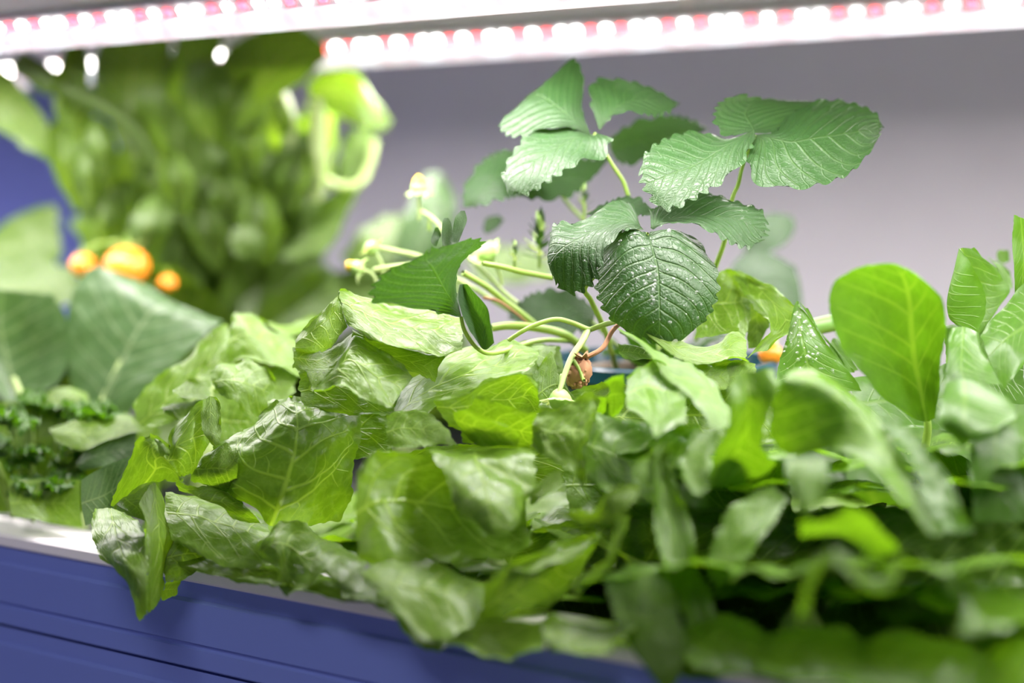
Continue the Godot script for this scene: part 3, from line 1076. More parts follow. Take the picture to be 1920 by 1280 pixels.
	o = blade(p5, "leaflet", M.straw, [[[-66, 204, 146, -65, 204, 145], [-68, 207, 146, -64, 208, 144], [-68, 212, 143, -64, 210, 142], [-67, 214, 143, -66, 214, 142]],
		[[-61, 203, 145, -58, 203, 143], [-63, 209, 143, -58, 210, 140], [-64, 216, 141, -60, 216, 138], [-64, 219, 139, -62, 219, 138]],
		[[-57, 204, 145, -53, 206, 142], [-57, 211, 142, -52, 212, 139], [-57, 219, 139, -52, 218, 135], [-56, 223, 135, -54, 223, 134]]], {"bump": 0.3, "cell": 1.2})
	var p6 := stalk(t, "petiole", M.stem, [-17, 119, -36, -26, 148, -105, -12, 175, -145, -2, 193, -159], 1.5, 1.0)
	o = blade(p6, "leaflet", M.straw, [[[-9, 193, -150, -7, 191, -151, -4, 190, -152], [-7, 213, -159, 5, 202, -159, 9, 193, -155], [5, 219, -169, 13, 210, -169, 17, 199, -165], [16, 217, -176, 19, 213, -175, 20, 208, -172]]], {"bump": 0.4, "cell": 3})
	o = blade(p6, "leaflet", M.straw, [[[-11, 162, -115, -6, 155, -112, 3, 149, -110], [-8, 187, -134, 6, 173, -129, 18, 152, -120], [6, 194, -147, 20, 176, -142, 31, 152, -130], [27, 183, -155, 33, 169, -150, 38, 151, -141]]], {"bump": 0.4, "cell": 3})
	o = blade(p6, "leaflet", M.straw, [[[-118, 210, 15, -117, 208, 14, -116, 207, 14], [-118, 217, 11, -114, 213, 11, -110, 210, 12], [-111, 219, 7, -109, 217, 7, -107, 216, 7]]], {"bump": 0.2, "cell": 2})
	var p7 := stalk(t, "petiole", M.stem, [-7, 129, 15, -17, 145, 31, -26, 158, 41], 1.4, 1.0)
	o = blade(p7, "leaflet", M.straw, [[[-27, 164, 33, -26, 158, 38, -25, 152, 42], [-45, 175, 38, -42, 166, 44, -37, 152, 52], [-62, 173, 48, -58, 164, 54, -55, 155, 60], [-70, 164, 59, -69, 161, 61, -68, 158, 63]]], {"teeth": 8, "tooth": 4.6, "tip_teeth": 4, "corr": 0.5, "bump": 0.25, "bf": 70, "cell": 1.6})
	stalk(t, "runner", M.stem, [-30, 185, 81, -35, 187, 90, -40, 189, 99, -47, 192, 108, -55, 194, 115], 1.7, 1.5, 1.0)
	stalk(t, "runner", M.stem, [-52, 158, 110, -45, 159, 103, -36, 157, 88, -28, 152, 70, -26, 141, 49], 2.2, 2.6, 1.0)
	stalk(t, "runner", M.stem, [-24, 155, 138, -17, 160, 135, -10, 164, 130, -3, 166, 124, 3, 164, 118, 8, 161, 113, 10, 160, 111], 1.2, 1.4, 1.0)
	stalk(t, "runner", M.stem, [10, 160, 111, 16, 163, 99, 20, 163, 87, 25, 153, 52], 1.4, 1.6, 1.0)
	stalk(t, "runner", M.stem_pale, [9, 160, 111, 9, 154, 118, 7, 147, 125, 6, 138, 131, 6, 129, 137], 1.9, 1.3, 1.0)
	stalk(t, "runner", M.stem, [7, 146, 125, 11, 141, 125, 14, 136, 126, 16, 135, 128], 1.1, 0.9, 1.0)
	stalk(t, "runner", M.dry, [-69, 173, 92, -61, 171, 88, -54, 164, 81, -50, 157, 73], 0.9, 0.7, 1.0)
	stalk(t, "runner", M.stem, [-73, 188, 107, -67, 179, 91, -63, 171, 80, -58, 164, 71, -52, 153, 57], 1.6, 2.2, 1.0)
	stalk(t, "truss_stem", M.stem_pale, [-129, 222, 67, -119, 216, 67, -106, 203, 67, -88, 187, 63, -72, 170, 56, -49, 151, 38], 1.1, 1.5, 1.0)
	stalk(t, "truss_stem", M.stem_pale, [-146, 187, 93, -135, 189, 86, -119, 189, 76, -98, 179, 67, -74, 162, 52], 1.3, 1.6, 1.0)
	stalk(t, "truss_stem", M.stem_pale, [-153, 200, 81, -142, 198, 77, -129, 195, 72, -114, 189, 67], 1.2, 1.4, 1.0)
	flower(t, Vector3(-0.1325, 0.2358, 0.0647), 0.0065, Vector3(0.05, 1, 0.1), true)
	flower(t, Vector3(-0.1550, 0.1882, 0.0981), 0.006, Vector3(-0.8, 0.35, 0.5), true)
	flower(t, Vector3(-0.1561, 0.1994, 0.0810), 0.006, Vector3(-0.5, 0.8, 0.2), false)
	flower(t, Vector3(-0.0825, 0.1972, 0.0672), 0.008, Vector3(-0.2, 0.7, 0.6), false)
	sprig(t, Vector3(-0.0540, 0.1958, 0.0537), 0.0235, 30, 3)
	sprig(t, Vector3(-0.0649, 0.1922, 0.0642), 0.012, 16, 5)
	sprig(t, Vector3(-0.0380, 0.2221, 0.0290), 0.014, 16, 8)
	sprig(t, Vector3(-0.1235, 0.2124, 0.0667), 0.007, 8, 9)
	rosette(t, Vector3(0.0, 0.125, 0.0), 12, 0.045, 0.02, 0.7, 0.6, M.straw, 15)
	flower(t, Vector3(0.0056, 0.1248, 0.1352), 0.008, Vector3(0.1, -1, 0.3), false)
	dried_fruit(t, Vector3(0.0084, 0.1380, 0.1202))
	crown(t, Vector3(0, 0.112, 0), 0.012, 0.03, M.stem)


func grow_let_mid() -> void:
	var t := thing("lettuce", "lettuce with a whitish folded leaf under the folded strawberry leaflet", "lettuce", Vector3(-0.449, DECK_Y, -0.649))
	var o: MeshInstance3D
	o = blade(t, "leaf", M.lettuce, [[[-29, 158, 75, -27, 155, 79, -26, 152, 81], [-24, 169, 64, -21, 162, 70, -18, 150, 74], [-20, 178, 53, -18, 169, 60, -14, 153, 66], [-21, 182, 50, -17, 174, 54, -9, 163, 60]]], {"jag": 0.9, "curl": 1.2, "bump": 1.1, "bf": 70, "ruffle": 0.8, "cell": 1.4, "top_edge": false})
	o = blade(t, "leaf", M.lettuce, [[[-21, 182, 50, -17, 175, 54, -9, 164, 60], [-21, 178, 35, -8, 170, 49, 6, 159, 61], [-12, 173, 24, 2, 164, 40, 21, 153, 57], [1, 170, 17, 16, 162, 33, 33, 151, 52], [17, 169, 13, 29, 159, 28, 42, 147, 47], [30, 166, 11, 40, 158, 24, 47, 151, 35]]], {"jag": 0.9, "curl": 1.2, "bump": 1.1, "bf": 70, "ruffle": 0.8, "cell": 1.4, "top_edge": false})
	droplets(o, 26, 0.3, 0.8, Vector2(0.55, 1.0), Vector2(0.2, 0.95))
	o = blade(t, "leaf", M.lettuce, [[[-11, 160, 52, -10, 157, 52, -9, 152, 52], [3, 154, 45, 4, 149, 47, 7, 143, 48], [19, 150, 35, 22, 143, 39, 23, 138, 41], [32, 147, 28, 31, 140, 34, 31, 134, 37]]], {"jag": 0.9, "curl": 1.2, "bump": 1.1, "bf": 70, "ruffle": 0.8, "cell": 1.4, "top_edge": false})
	o = blade(t, "leaf", M.lettuce, [[[-12, 132, 85, -11, 131, 86, -10, 131, 88], [-8, 143, 71, -5, 138, 79, -2, 132, 86], [-7, 159, 57, 0, 147, 71, 7, 134, 84], [3, 153, 54, 12, 142, 69, 17, 130, 83], [12, 146, 51, 20, 137, 65, 25, 128, 79], [22, 140, 49, 26, 135, 58, 30, 125, 74], [26, 138, 49, 26, 136, 51, 26, 132, 61]],
		[[-31, 152, 77, -29, 147, 79, -28, 142, 81], [-24, 150, 70, -22, 146, 74, -19, 140, 78], [-16, 152, 63, -13, 146, 67, -9, 143, 70], [-9, 160, 55, -7, 156, 59, -7, 153, 62]],
		[[-22, 141, 79, -20, 140, 80], [-9, 143, 70, -12, 132, 85]]], {"jag": 0.9, "curl": 1.2, "bump": 1.1, "bf": 70, "ruffle": 0.8, "cell": 1.4, "top_edge": false})
	droplets(o, 14, 0.3, 0.7)
	o = blade(t, "leaf", M.lettuce, [[[-36, 138, 67, -32, 128, 71, -26, 120, 75], [-25, 143, 54, -19, 131, 61, -12, 118, 66], [-10, 139, 43, -2, 126, 51, 4, 116, 56], [7, 134, 35, 14, 124, 41, 19, 115, 46]]], {"jag": 1.3, "curl": 1.5, "bump": 0.9, "bf": 75, "ruffle": 1.6, "rf": 60, "cell": 1.5})
	o = blade(t, "leaf", M.lettuce, [[[-63, 121, 61, -59, 109, 66, -53, 96, 70], [-48, 121, 49, -42, 106, 54, -36, 90, 59], [-26, 121, 38, -20, 106, 45, -13, 91, 52], [-3, 119, 31, 2, 106, 37, 8, 94, 44]]], {"jag": 1.3, "curl": 1.5, "bump": 0.9, "bf": 75, "ruffle": 1.6, "rf": 60, "cell": 1.5})
	o = blade(t, "leaf", M.lettuce, [[[14, 120, 50, 19, 116, 56, 24, 113, 60], [9, 129, 37, 23, 124, 47, 36, 118, 57], [15, 138, 23, 30, 130, 38, 43, 124, 50], [25, 147, 8, 39, 136, 27, 52, 130, 41], [34, 150, 3, 48, 140, 19, 60, 135, 32], [40, 146, 2, 55, 142, 12, 69, 138, 25], [45, 153, -8, 61, 146, 6, 76, 141, 22], [55, 151, -10, 69, 147, 5, 79, 145, 18], [68, 148, -8, 76, 148, 6, 80, 148, 15]]], {"jag": 0.9, "curl": 1.2, "bump": 0.7, "bf": 70, "ruffle": 0.8, "cell": 1.4, "top_edge": false})
	o = blade(t, "leaf", M.lettuce, [[[57, 149, -18, 63, 145, -12, 68, 140, -7], [61, 150, -26, 67, 143, -17, 73, 134, -9], [66, 149, -31, 69, 142, -22, 77, 132, -14]]], {"jag": 0.9, "curl": 1.2, "bump": 1.1, "bf": 70, "ruffle": 0.8, "cell": 1.4, "top_edge": false})
	o = blade(t, "leaf", M.lettuce, [[[49, 129, 63, 49, 125, 62, 53, 115, 56], [59, 131, 53, 58, 124, 52, 58, 111, 47], [67, 138, 43, 65, 127, 40, 65, 114, 37], [76, 140, 35, 73, 127, 31, 72, 113, 29], [82, 140, 29, 80, 129, 24, 78, 115, 22], [86, 134, 25, 85, 126, 21, 84, 119, 19]]], {"jag": 0.9, "curl": 1.2, "bump": 1.1, "bf": 70, "ruffle": 0.8, "cell": 1.4, "top_edge": false})
	o = blade(t, "leaf", M.lettuce, [[[72, 133, 61, 63, 120, 59, 59, 107, 54], [80, 129, 59, 75, 117, 52, 69, 104, 45], [89, 127, 54, 85, 115, 47, 79, 103, 40], [98, 124, 49, 93, 113, 42, 86, 104, 35], [105, 123, 43, 100, 115, 38, 94, 107, 33]]], {"jag": 0.9, "curl": 1.2, "bump": 1.1, "bf": 70, "ruffle": 0.8, "cell": 1.4, "top_edge": false})
	o = blade(t, "leaf", M.lettuce, [[[69, 126, 76, 67, 122, 73, 67, 116, 67], [76, 127, 74, 72, 118, 66, 69, 108, 57], [84, 123, 70, 80, 115, 61, 75, 106, 53], [91, 121, 66, 87, 113, 57, 84, 106, 51], [96, 114, 59, 94, 111, 56, 90, 106, 51]]], {"jag": 0.9, "curl": 1.2, "bump": 1.1, "bf": 70, "ruffle": 0.8, "cell": 1.4, "top_edge": false})
	o = blade(t, "leaf", M.lettuce, [[[25, 119, 71, 28, 112, 76, 32, 105, 80], [29, 122, 66, 34, 114, 72, 40, 106, 79], [36, 124, 61, 41, 114, 68, 47, 106, 75], [47, 119, 60, 49, 113, 66, 55, 107, 68], [55, 114, 60, 59, 110, 63, 65, 106, 64]]], {"jag": 0.9, "curl": 1.2, "bump": 1.1, "bf": 70, "ruffle": 0.8, "cell": 1.4, "top_edge": false})
	o = blade(t, "leaf", M.lettuce, [[[21, 146, -22, 30, 133, -14, 39, 117, -6], [39, 149, -39, 48, 132, -31, 58, 113, -19], [59, 146, -47, 67, 133, -39, 76, 114, -28]]], {"jag": 0.9, "curl": 1.2, "bump": 1.1, "bf": 70, "ruffle": 0.8, "cell": 1.4, "top_edge": false})
	o = blade(t, "leaf", M.lettuce, [[[12, 90, 66, 15, 85, 65, 18, 76, 65], [31, 100, 45, 35, 92, 46, 40, 79, 48], [67, 103, 24, 71, 95, 25, 75, 81, 26], [99, 106, 6, 103, 95, 8, 106, 84, 9]]], {"jag": 0.9, "curl": 1.2, "bump": 1.1, "bf": 70, "ruffle": 0.8, "cell": 1.4, "top_edge": false})
	rosette(t, Vector3(0, 0.02, -0.03), 9, 0.08, 0.07, 0.45, 1.0, M.lettuce, 21)
	crown(t, Vector3(0, 0, 0), 0.012, 0.05, M.stem_pale)


func grow_let_left() -> void:
	var t := thing("lettuce", "lettuce hanging over the white rim with a veined leaf lit from behind", "lettuce", Vector3(-0.532, DECK_Y, -0.595))
	var o: MeshInstance3D
	o = blade(t, "leaf", M.lettuce, [[[32, 73, 41, 42, 65, 39, 47, 60, 37, 59, 58, 25, 69, 60, 8], [9, 84, 50, 36, 82, 48, 60, 78, 41, 71, 78, 27, 77, 77, 5], [11, 96, 42, 40, 95, 44, 64, 96, 39, 74, 95, 24, 77, 94, 3], [18, 104, 31, 40, 106, 36, 62, 112, 34, 73, 110, 20, 78, 106, -1], [26, 112, 20, 42, 119, 24, 55, 121, 25, 68, 118, 13, 74, 114, -5], [32, 121, 13, 41, 124, 17, 48, 126, 17, 60, 122, 5, 68, 117, -6]]], {"jag": 1.3, "curl": 1.5, "bump": 1.6, "bf": 60, "ruffle": 1.0, "rf": 60, "cell": 1.5})
	o = blade(t, "leaf", M.lettuce, [[[10, 83, 62, -10, 82, 69, -26, 69, 78], [9, 84, 62, -3, 90, 69, -22, 81, 76], [9, 85, 62, -2, 95, 70, -16, 94, 73], [8, 85, 62, 2, 97, 69, -11, 105, 71], [8, 85, 62, 5, 95, 67, -6, 106, 66], [8, 86, 62, 6, 97, 65, 0, 100, 61], [9, 86, 62, 8, 102, 64, -1, 108, 58], [9, 86, 61, 11, 105, 58, 4, 120, 49], [10, 86, 60, 12, 106, 53, 8, 124, 41], [10, 86, 58, 13, 106, 48, 12, 123, 37], [10, 85, 56, 14, 100, 48, 15, 105, 40]],
		[[-3, 107, 69, -1, 104, 70, 3, 98, 71], [1, 105, 68, 4, 102, 69, 6, 98, 70], [6, 100, 66, 7, 99, 67, 7, 98, 68]]], {"jag": 1.3, "curl": 1.5, "bump": 0.6, "bf": 75, "ruffle": 0.5, "rf": 60, "cell": 1.5})
	o = blade(t, "leaf", M.lettuce, [[[9, 124, 46, 11, 126, 41, 15, 123, 40], [13, 114, 51, 17, 115, 48, 20, 115, 44], [18, 107, 54, 22, 107, 52, 23, 107, 48], [23, 101, 52, 24, 102, 51, 25, 103, 50]]], {"jag": 0.9, "curl": 1.2, "bump": 1.1, "bf": 70, "ruffle": 0.8, "cell": 1.4, "top_edge": false})
	o = blade(t, "leaf", M.lettuce, [[[9, 83, 55, 10, 89, 54, 14, 97, 48], [18, 79, 52, 26, 91, 55, 25, 103, 48], [30, 76, 45, 37, 90, 51, 35, 100, 47]]], {"jag": 0.9, "curl": 1.2, "bump": 1.8, "bf": 70, "ruffle": 0.8, "cell": 1.4, "top_edge": false})
	o = blade(t, "leaf", M.lettuce, [[[-50, 63, 67, -42, 64, 64, -34, 63, 62], [-34, 55, 84, -19, 58, 82, -8, 61, 75], [-18, 48, 94, -1, 52, 95, 12, 55, 90], [-4, 43, 98, 9, 47, 101, 17, 45, 95], [4, 38, 98, 14, 40, 101, 19, 39, 97], [9, 31, 99, 16, 32, 101, 20, 32, 99], [13, 23, 100, 16, 21, 100, 20, 24, 100]]], {"jag": 0.9, "curl": 1.2, "bump": 0.9, "bf": 70, "ruffle": 0.8, "cell": 1.4, "top_edge": false})
	o = blade(t, "leaf", M.lettuce, [[[-2, 74, 82, -4, 83, 70, -3, 77, 65], [5, 66, 85, 3, 69, 74, 2, 64, 66], [13, 57, 91, 9, 57, 79, 7, 56, 64], [16, 45, 94, 13, 44, 83, 8, 38, 75], [17, 35, 95, 14, 32, 86, 11, 34, 78], [16, 23, 94, 15, 25, 89, 13, 26, 83]],
		[[-18, 71, 83, -16, 75, 78, -5, 83, 68], [-11, 70, 84, -6, 71, 79, -1, 72, 72], [0, 67, 84, 0, 66, 82, 1, 65, 79]]], {"jag": 0.9, "curl": 1.2, "bump": 0.6, "bf": 70, "ruffle": 0.8, "cell": 1.4, "top_edge": false})
	o = blade(t, "leaf", M.lettuce, [[[-6, 76, 60, 1, 67, 66, 13, 57, 75], [-2, 74, 49, 12, 65, 58, 29, 52, 74], [5, 70, 38, 25, 61, 50, 48, 46, 71], [15, 65, 30, 37, 57, 43, 65, 48, 67], [31, 56, 21, 49, 52, 39, 76, 49, 66]],
		[[4, 52, 71, 7, 45, 75, 10, 34, 77], [13, 55, 63, 17, 47, 66, 17, 35, 71], [20, 51, 54, 24, 46, 57, 23, 40, 62], [27, 42, 46, 28, 41, 47, 28, 41, 48]]], {"jag": 0.9, "curl": 1.2, "bump": 1.1, "bf": 70, "ruffle": 0.8, "cell": 1.4, "top_edge": false})
	o = blade(t, "leaf", M.lettuce, [[[-13, 43, 45, 3, 45, 61, 16, 43, 73], [15, 45, 43, 28, 45, 61, 42, 41, 73], [40, 45, 43, 54, 44, 61, 67, 41, 73], [61, 43, 45, 78, 44, 60, 89, 42, 74]]], {"jag": 0.9, "curl": 1.2, "bump": 1.1, "bf": 70, "ruffle": 0.8, "cell": 1.4, "top_edge": false})
	o = blade(t, "leaf", M.lettuce, [[[65, 41, 44, 80, 43, 60, 90, 42, 74], [82, 41, 45, 98, 42, 61, 111, 41, 73], [102, 40, 45, 118, 42, 61, 129, 41, 74], [129, 38, 41, 140, 42, 60, 148, 42, 75]]], {"jag": 0.9, "curl": 1.2, "bump": 1.1, "bf": 70, "ruffle": 0.8, "cell": 1.4, "top_edge": false})
	o = blade(t, "leaf", M.lettuce, [[[-47, 118, -22, -41, 100, -16, -34, 80, -8], [-38, 119, -31, -32, 100, -23, -24, 80, -14], [-23, 116, -38, -17, 100, -30, -9, 80, -21]]], {"jag": 0.9, "curl": 1.2, "bump": 1.1, "bf": 70, "ruffle": 0.8, "cell": 1.4, "top_edge": false})
	o = blade(t, "leaf", M.lettuce, [[[8, 33, 74, 7, 29, 75, 6, 23, 76], [14, 34, 68, 13, 29, 70, 11, 25, 71]]], {"jag": 0.9, "curl": 1.2, "bump": 1.1, "bf": 70, "ruffle": 0.8, "cell": 1.4, "top_edge": false})
	o = blade(t, "leaf", M.lettuce, [[[6, 84, 61, 4, 81, 61, 4, 77, 59], [13, 80, 58, 19, 74, 57, 23, 72, 50], [21, 79, 50, 29, 73, 51, 29, 64, 45], [32, 71, 42, 37, 66, 40, 38, 60, 35]]], {"jag": 0.9, "curl": 1.2, "bump": 1.1, "bf": 70, "ruffle": 0.8, "cell": 1.4, "top_edge": false})
	o = blade(t, "leaf", M.lettuce, [[[67, 57, 69, 68, 56, 70, 70, 52, 68], [68, 66, 59, 76, 60, 67, 80, 49, 70], [73, 70, 50, 82, 58, 63, 85, 37, 73], [82, 67, 50, 95, 55, 65, 102, 43, 76], [90, 62, 48, 103, 57, 62, 113, 53, 75], [101, 57, 47, 114, 57, 62, 126, 48, 78], [115, 53, 46, 128, 54, 64, 140, 46, 79]]], {"jag": 1.3, "curl": 1.5, "bump": 0.9, "bf": 75, "ruffle": 1.6, "rf": 60, "cell": 1.5})
	o = blade(t, "leaf", M.lettuce, [[[-87, 108, 3, -79, 99, 5, -70, 97, 5], [-84, 121, -12, -72, 109, -6, -61, 102, -4], [-78, 131, -25, -65, 119, -20, -53, 112, -14], [-71, 144, -38, -59, 131, -32, -49, 122, -25], [-60, 155, -50, -53, 143, -42, -45, 130, -33]]], {"jag": 1.3, "curl": 1.5, "bump": 0.9, "bf": 75, "ruffle": 1.6, "rf": 60, "cell": 2.2})
	o = blade(t, "leaf", M.lettuce, [[[-59, 152, -51, -56, 143, -43, -48, 131, -36], [-60, 160, -56, -44, 148, -48, -35, 134, -40], [-52, 158, -63, -35, 145, -53, -23, 132, -44], [-39, 150, -67, -26, 139, -58, -14, 128, -49], [-24, 145, -71, -16, 137, -63, -8, 123, -55]],
		[[-62, 157, -71, -55, 156, -73, -46, 154, -70], [-46, 152, -82, -40, 149, -78, -33, 146, -73], [-31, 156, -94, -27, 153, -91, -27, 147, -82], [-27, 154, -96, -27, 152, -95, -26, 151, -92]]], {"jag": 1.3, "curl": 1.5, "bump": 0.9, "bf": 75, "ruffle": 1.6, "rf": 60, "cell": 2.2})
	o = blade(t, "leaf", M.lettuce, [[[-26, 132, 2, -22, 127, 5, -17, 121, 6], [-25, 137, -6, -13, 128, 2, -8, 119, 7], [-19, 137, -12, -7, 127, -2, -1, 116, 5], [-12, 137, -17, -3, 125, -8, 2, 105, 0], [-2, 133, -19, 3, 121, -12, 4, 103, -4], [3, 127, -19, 5, 119, -15, 5, 109, -9]]], {"jag": 1.3, "curl": 1.5, "bump": 1.4, "bf": 75, "ruffle": 1.6, "rf": 60, "cell": 2.2})
	o = blade(t, "leaf", M.lettuce, [[[-53, 120, 5, -50, 119, 6, -42, 116, 7], [-49, 125, -2, -42, 120, 1, -34, 116, 4], [-37, 125, -7, -33, 120, -4, -28, 118, -2]]], {"jag": 1.3, "curl": 1.5, "bump": 0.9, "bf": 75, "ruffle": 1.6, "rf": 60, "cell": 2.2})
	o = blade(t, "leaf", M.lettuce, [[[-59, 111, 9, -57, 109, 10, -53, 107, 10], [-47, 115, 5, -43, 111, 8, -40, 104, 12], [-33, 115, 1, -35, 110, 5, -36, 106, 9]]], {"jag": 1.3, "curl": 1.5, "bump": 0.9, "bf": 75, "ruffle": 1.6, "rf": 60, "cell": 2.2})
	o = blade(t, "leaf", M.lettuce, [[[-26, 129, -48, -21, 118, -42, -13, 105, -35], [-15, 131, -61, -9, 119, -51, -7, 111, -42]]], {"jag": 1.3, "curl": 1.5, "bump": 0.9, "bf": 75, "ruffle": 1.6, "rf": 60, "cell": 2.2})
	rosette(t, Vector3(-0.01, 0.02, -0.03), 10, 0.075, 0.07, 0.4, 1.0, M.lettuce, 4)
	crown(t, Vector3(0, 0, 0), 0.012, 0.05, M.stem_pale)


func grow_let_front() -> void:
	var t := thing("lettuce", "lettuce with a wet pale leaf folded forward over the planter front", "lettuce", Vector3(-0.371, DECK_Y, -0.597))
	var o: MeshInstance3D
	o = blade(t, "leaf", M.lettuce, [[[-34, 101, 68, -32, 82, 74, -27, 62, 78], [-32, 109, 61, -27, 86, 66, -18, 59, 75], [-25, 109, 50, -21, 85, 50, -9, 60, 67], [-18, 106, 37, -15, 82, 35, 0, 61, 57], [-8, 105, 24, -5, 77, 20, 9, 60, 42], [6, 103, 11, 6, 75, 11, 23, 58, 29], [22, 104, 6, 22, 78, 8, 32, 64, 18]]], {"jag": 1.3, "curl": 1.5, "bump": 1.0, "bf": 75, "ruffle": 0.8, "rf": 60, "cell": 2.0, "top_edge": false})
	o = blade(t, "leaf", M.lettuce, [[[-18, 108, 36, -10, 107, 27, -1, 107, 18, 10, 107, 9, 23, 108, 3], [-7, 104, 42, 0, 105, 35, 7, 104, 28, 18, 104, 20, 29, 103, 11], [5, 97, 50, 11, 97, 46, 18, 97, 40, 25, 96, 30, 32, 94, 17], [10, 88, 54, 16, 90, 53, 25, 90, 48, 32, 90, 39, 33, 88, 24], [14, 83, 55, 21, 83, 53, 30, 81, 51, 36, 81, 42, 35, 85, 28], [20, 82, 52, 25, 78, 52, 32, 74, 51, 36, 76, 45, 36, 80, 32]]], {"jag": 1.3, "curl": 1.5, "bump": 1.6, "bf": 60, "ruffle": 0.8, "rf": 60, "cell": 2.0, "top_edge": false})
	droplets(o, 30, 0.4, 1.0, Vector2(0.3, 0.95), Vector2(0.2, 0.6))
	o = blade(t, "leaf", M.lettuce, [[[31, 89, 21, 31, 87, 21, 32, 84, 21], [36, 96, 14, 37, 91, 16, 39, 88, 18], [42, 100, 8, 44, 95, 9, 45, 91, 12]]], {"jag": 1.3, "curl": 1.5, "bump": 0.8, "bf": 75, "ruffle": 0.8, "rf": 60, "cell": 2.0, "top_edge": false})
	o = blade(t, "leaf", M.lettuce, [[[23, 125, -3, 23, 119, 2, 23, 109, 5], [34, 127, -7, 33, 116, 2, 34, 104, 7], [46, 135, -13, 45, 118, -3, 47, 98, 5], [52, 131, -14, 50, 112, -6, 52, 89, 3]]], {"jag": 1.3, "curl": 1.5, "bump": 2.2, "bf": 75, "ruffle": 0.8, "rf": 60, "cell": 2.0, "top_edge": false})
	o = blade(t, "leaf", M.lettuce, [[[-18, 60, 89, -17, 60, 90, -16, 59, 90], [-16, 62, 76, -7, 56, 85, -1, 50, 91], [-10, 61, 62, 5, 53, 78, 16, 38, 94], [0, 60, 52, 17, 52, 71, 26, 35, 91], [9, 54, 47, 25, 49, 64, 31, 37, 83], [23, 50, 44, 30, 45, 59, 33, 39, 72]],
		[[36, 56, 69, 34, 44, 66, 30, 36, 65], [47, 68, 60, 44, 53, 55, 40, 39, 52], [57, 71, 49, 54, 60, 45, 49, 42, 38], [64, 74, 38, 61, 65, 33, 58, 49, 28], [72, 76, 25, 70, 72, 23, 65, 65, 19]],
		[[40, 65, 56, 45, 64, 60, 49, 64, 64], [48, 68, 45, 53, 67, 52, 60, 64, 58], [60, 72, 33, 63, 71, 38, 67, 70, 43], [70, 75, 22, 72, 74, 26, 73, 74, 29]]], {"jag": 1.3, "curl": 1.5, "bump": 0.8, "bf": 75, "ruffle": 0.8, "rf": 60, "cell": 2.0, "top_edge": false})
	droplets(o, 4, 1.0, 1.6, Vector2(0.2, 0.8), Vector2(0.2, 0.8))
	o = blade(t, "leaf", M.lettuce, [[[86, 89, 34, 91, 88, 32], [85, 75, 41, 89, 75, 39], [84, 69, 45, 87, 66, 43], [78, 63, 52, 81, 60, 50], [74, 58, 57, 77, 54, 56]]], {"jag": 1.3, "curl": 1.5, "bump": 0.3, "bf": 75, "ruffle": 0.8, "rf": 60, "cell": 2.0, "top_edge": false})
	o = blade(t, "leaf", M.lettuce, [[[64, 90, 47, 64, 89, 47, 65, 87, 47], [71, 89, 43, 71, 87, 44, 72, 84, 43], [79, 91, 43, 80, 87, 43, 79, 84, 44], [83, 99, 39, 88, 93, 42, 87, 86, 44], [90, 101, 35, 93, 98, 38, 93, 92, 41], [95, 100, 30, 96, 99, 32, 95, 96, 35]]], {"jag": 1.3, "curl": 1.5, "bump": 0.8, "bf": 75, "ruffle": 0.8, "rf": 60, "cell": 2.0, "top_edge": false})
	o = blade(t, "leaf", M.lettuce, [[[-56, 42, 58, -47, 41, 67, -39, 42, 76], [-30, 40, 52, -19, 40, 66, -8, 39, 79], [-9, 39, 55, 0, 34, 69, 8, 27, 80], [18, 40, 58, 27, 35, 70, 33, 29, 80], [41, 40, 58, 51, 35, 71, 57, 29, 81], [59, 42, 56, 68, 40, 70, 74, 37, 80]]], {"jag": 1.3, "curl": 1.5, "bump": 0.8, "bf": 75, "ruffle": 2.5, "rf": 60, "cell": 2.0, "top_edge": false})
	o = blade(t, "leaf", M.lettuce, [[[-21, 59, -3, -18, 39, 0, -9, 14, 12], [3, 60, -12, 6, 41, -8, 16, 12, 9], [26, 66, -21, 30, 43, -14, 40, 10, 3], [49, 67, -29, 53, 44, -23, 64, 8, -2]]], {"jag": 1.3, "curl": 1.5, "bump": 0.8, "bf": 75, "ruffle": 2.5, "rf": 60, "cell": 2.0, "top_edge": false})
	o = blade(t, "leaf", M.lettuce, [[[60, 43, 58, 69, 41, 72, 76, 37, 79], [80, 44, 57, 88, 41, 71, 91, 37, 82], [96, 46, 57, 102, 43, 70, 104, 40, 81], [109, 50, 58, 113, 50, 70, 110, 47, 81]]], {"jag": 1.3, "curl": 1.5, "bump": 0.8, "bf": 75, "ruffle": 2.5, "rf": 60, "cell": 2.0, "top_edge": false})
	o = blade(t, "leaf", M.lettuce, [[[-53, 51, 64, -41, 48, 76, -32, 44, 83], [-42, 50, 62, -31, 48, 75, -23, 45, 84], [-30, 48, 62, -20, 48, 75, -13, 46, 83]]], {"jag": 1.3, "curl": 1.5, "bump": 0.8, "bf": 75, "ruffle": 0.8, "rf": 60, "cell": 2.0, "top_edge": false})
	rosette(t, Vector3(0, 0.02, -0.02), 9, 0.075, 0.07, 0.2, 1.0, M.lettuce, 5)
	rosette(t, Vector3(0, 0.04, -0.04), 8, 0.075, 0.07, 0.15, 0.6, M.lettuce, 85)
	rosette(t, Vector3(0.08, 0.04, -0.05), 8, 0.075, 0.07, 0.15, 0.6, M.lettuce, 86)
	crown(t, Vector3(0, 0, 0), 0.012, 0.05, M.stem_pale)


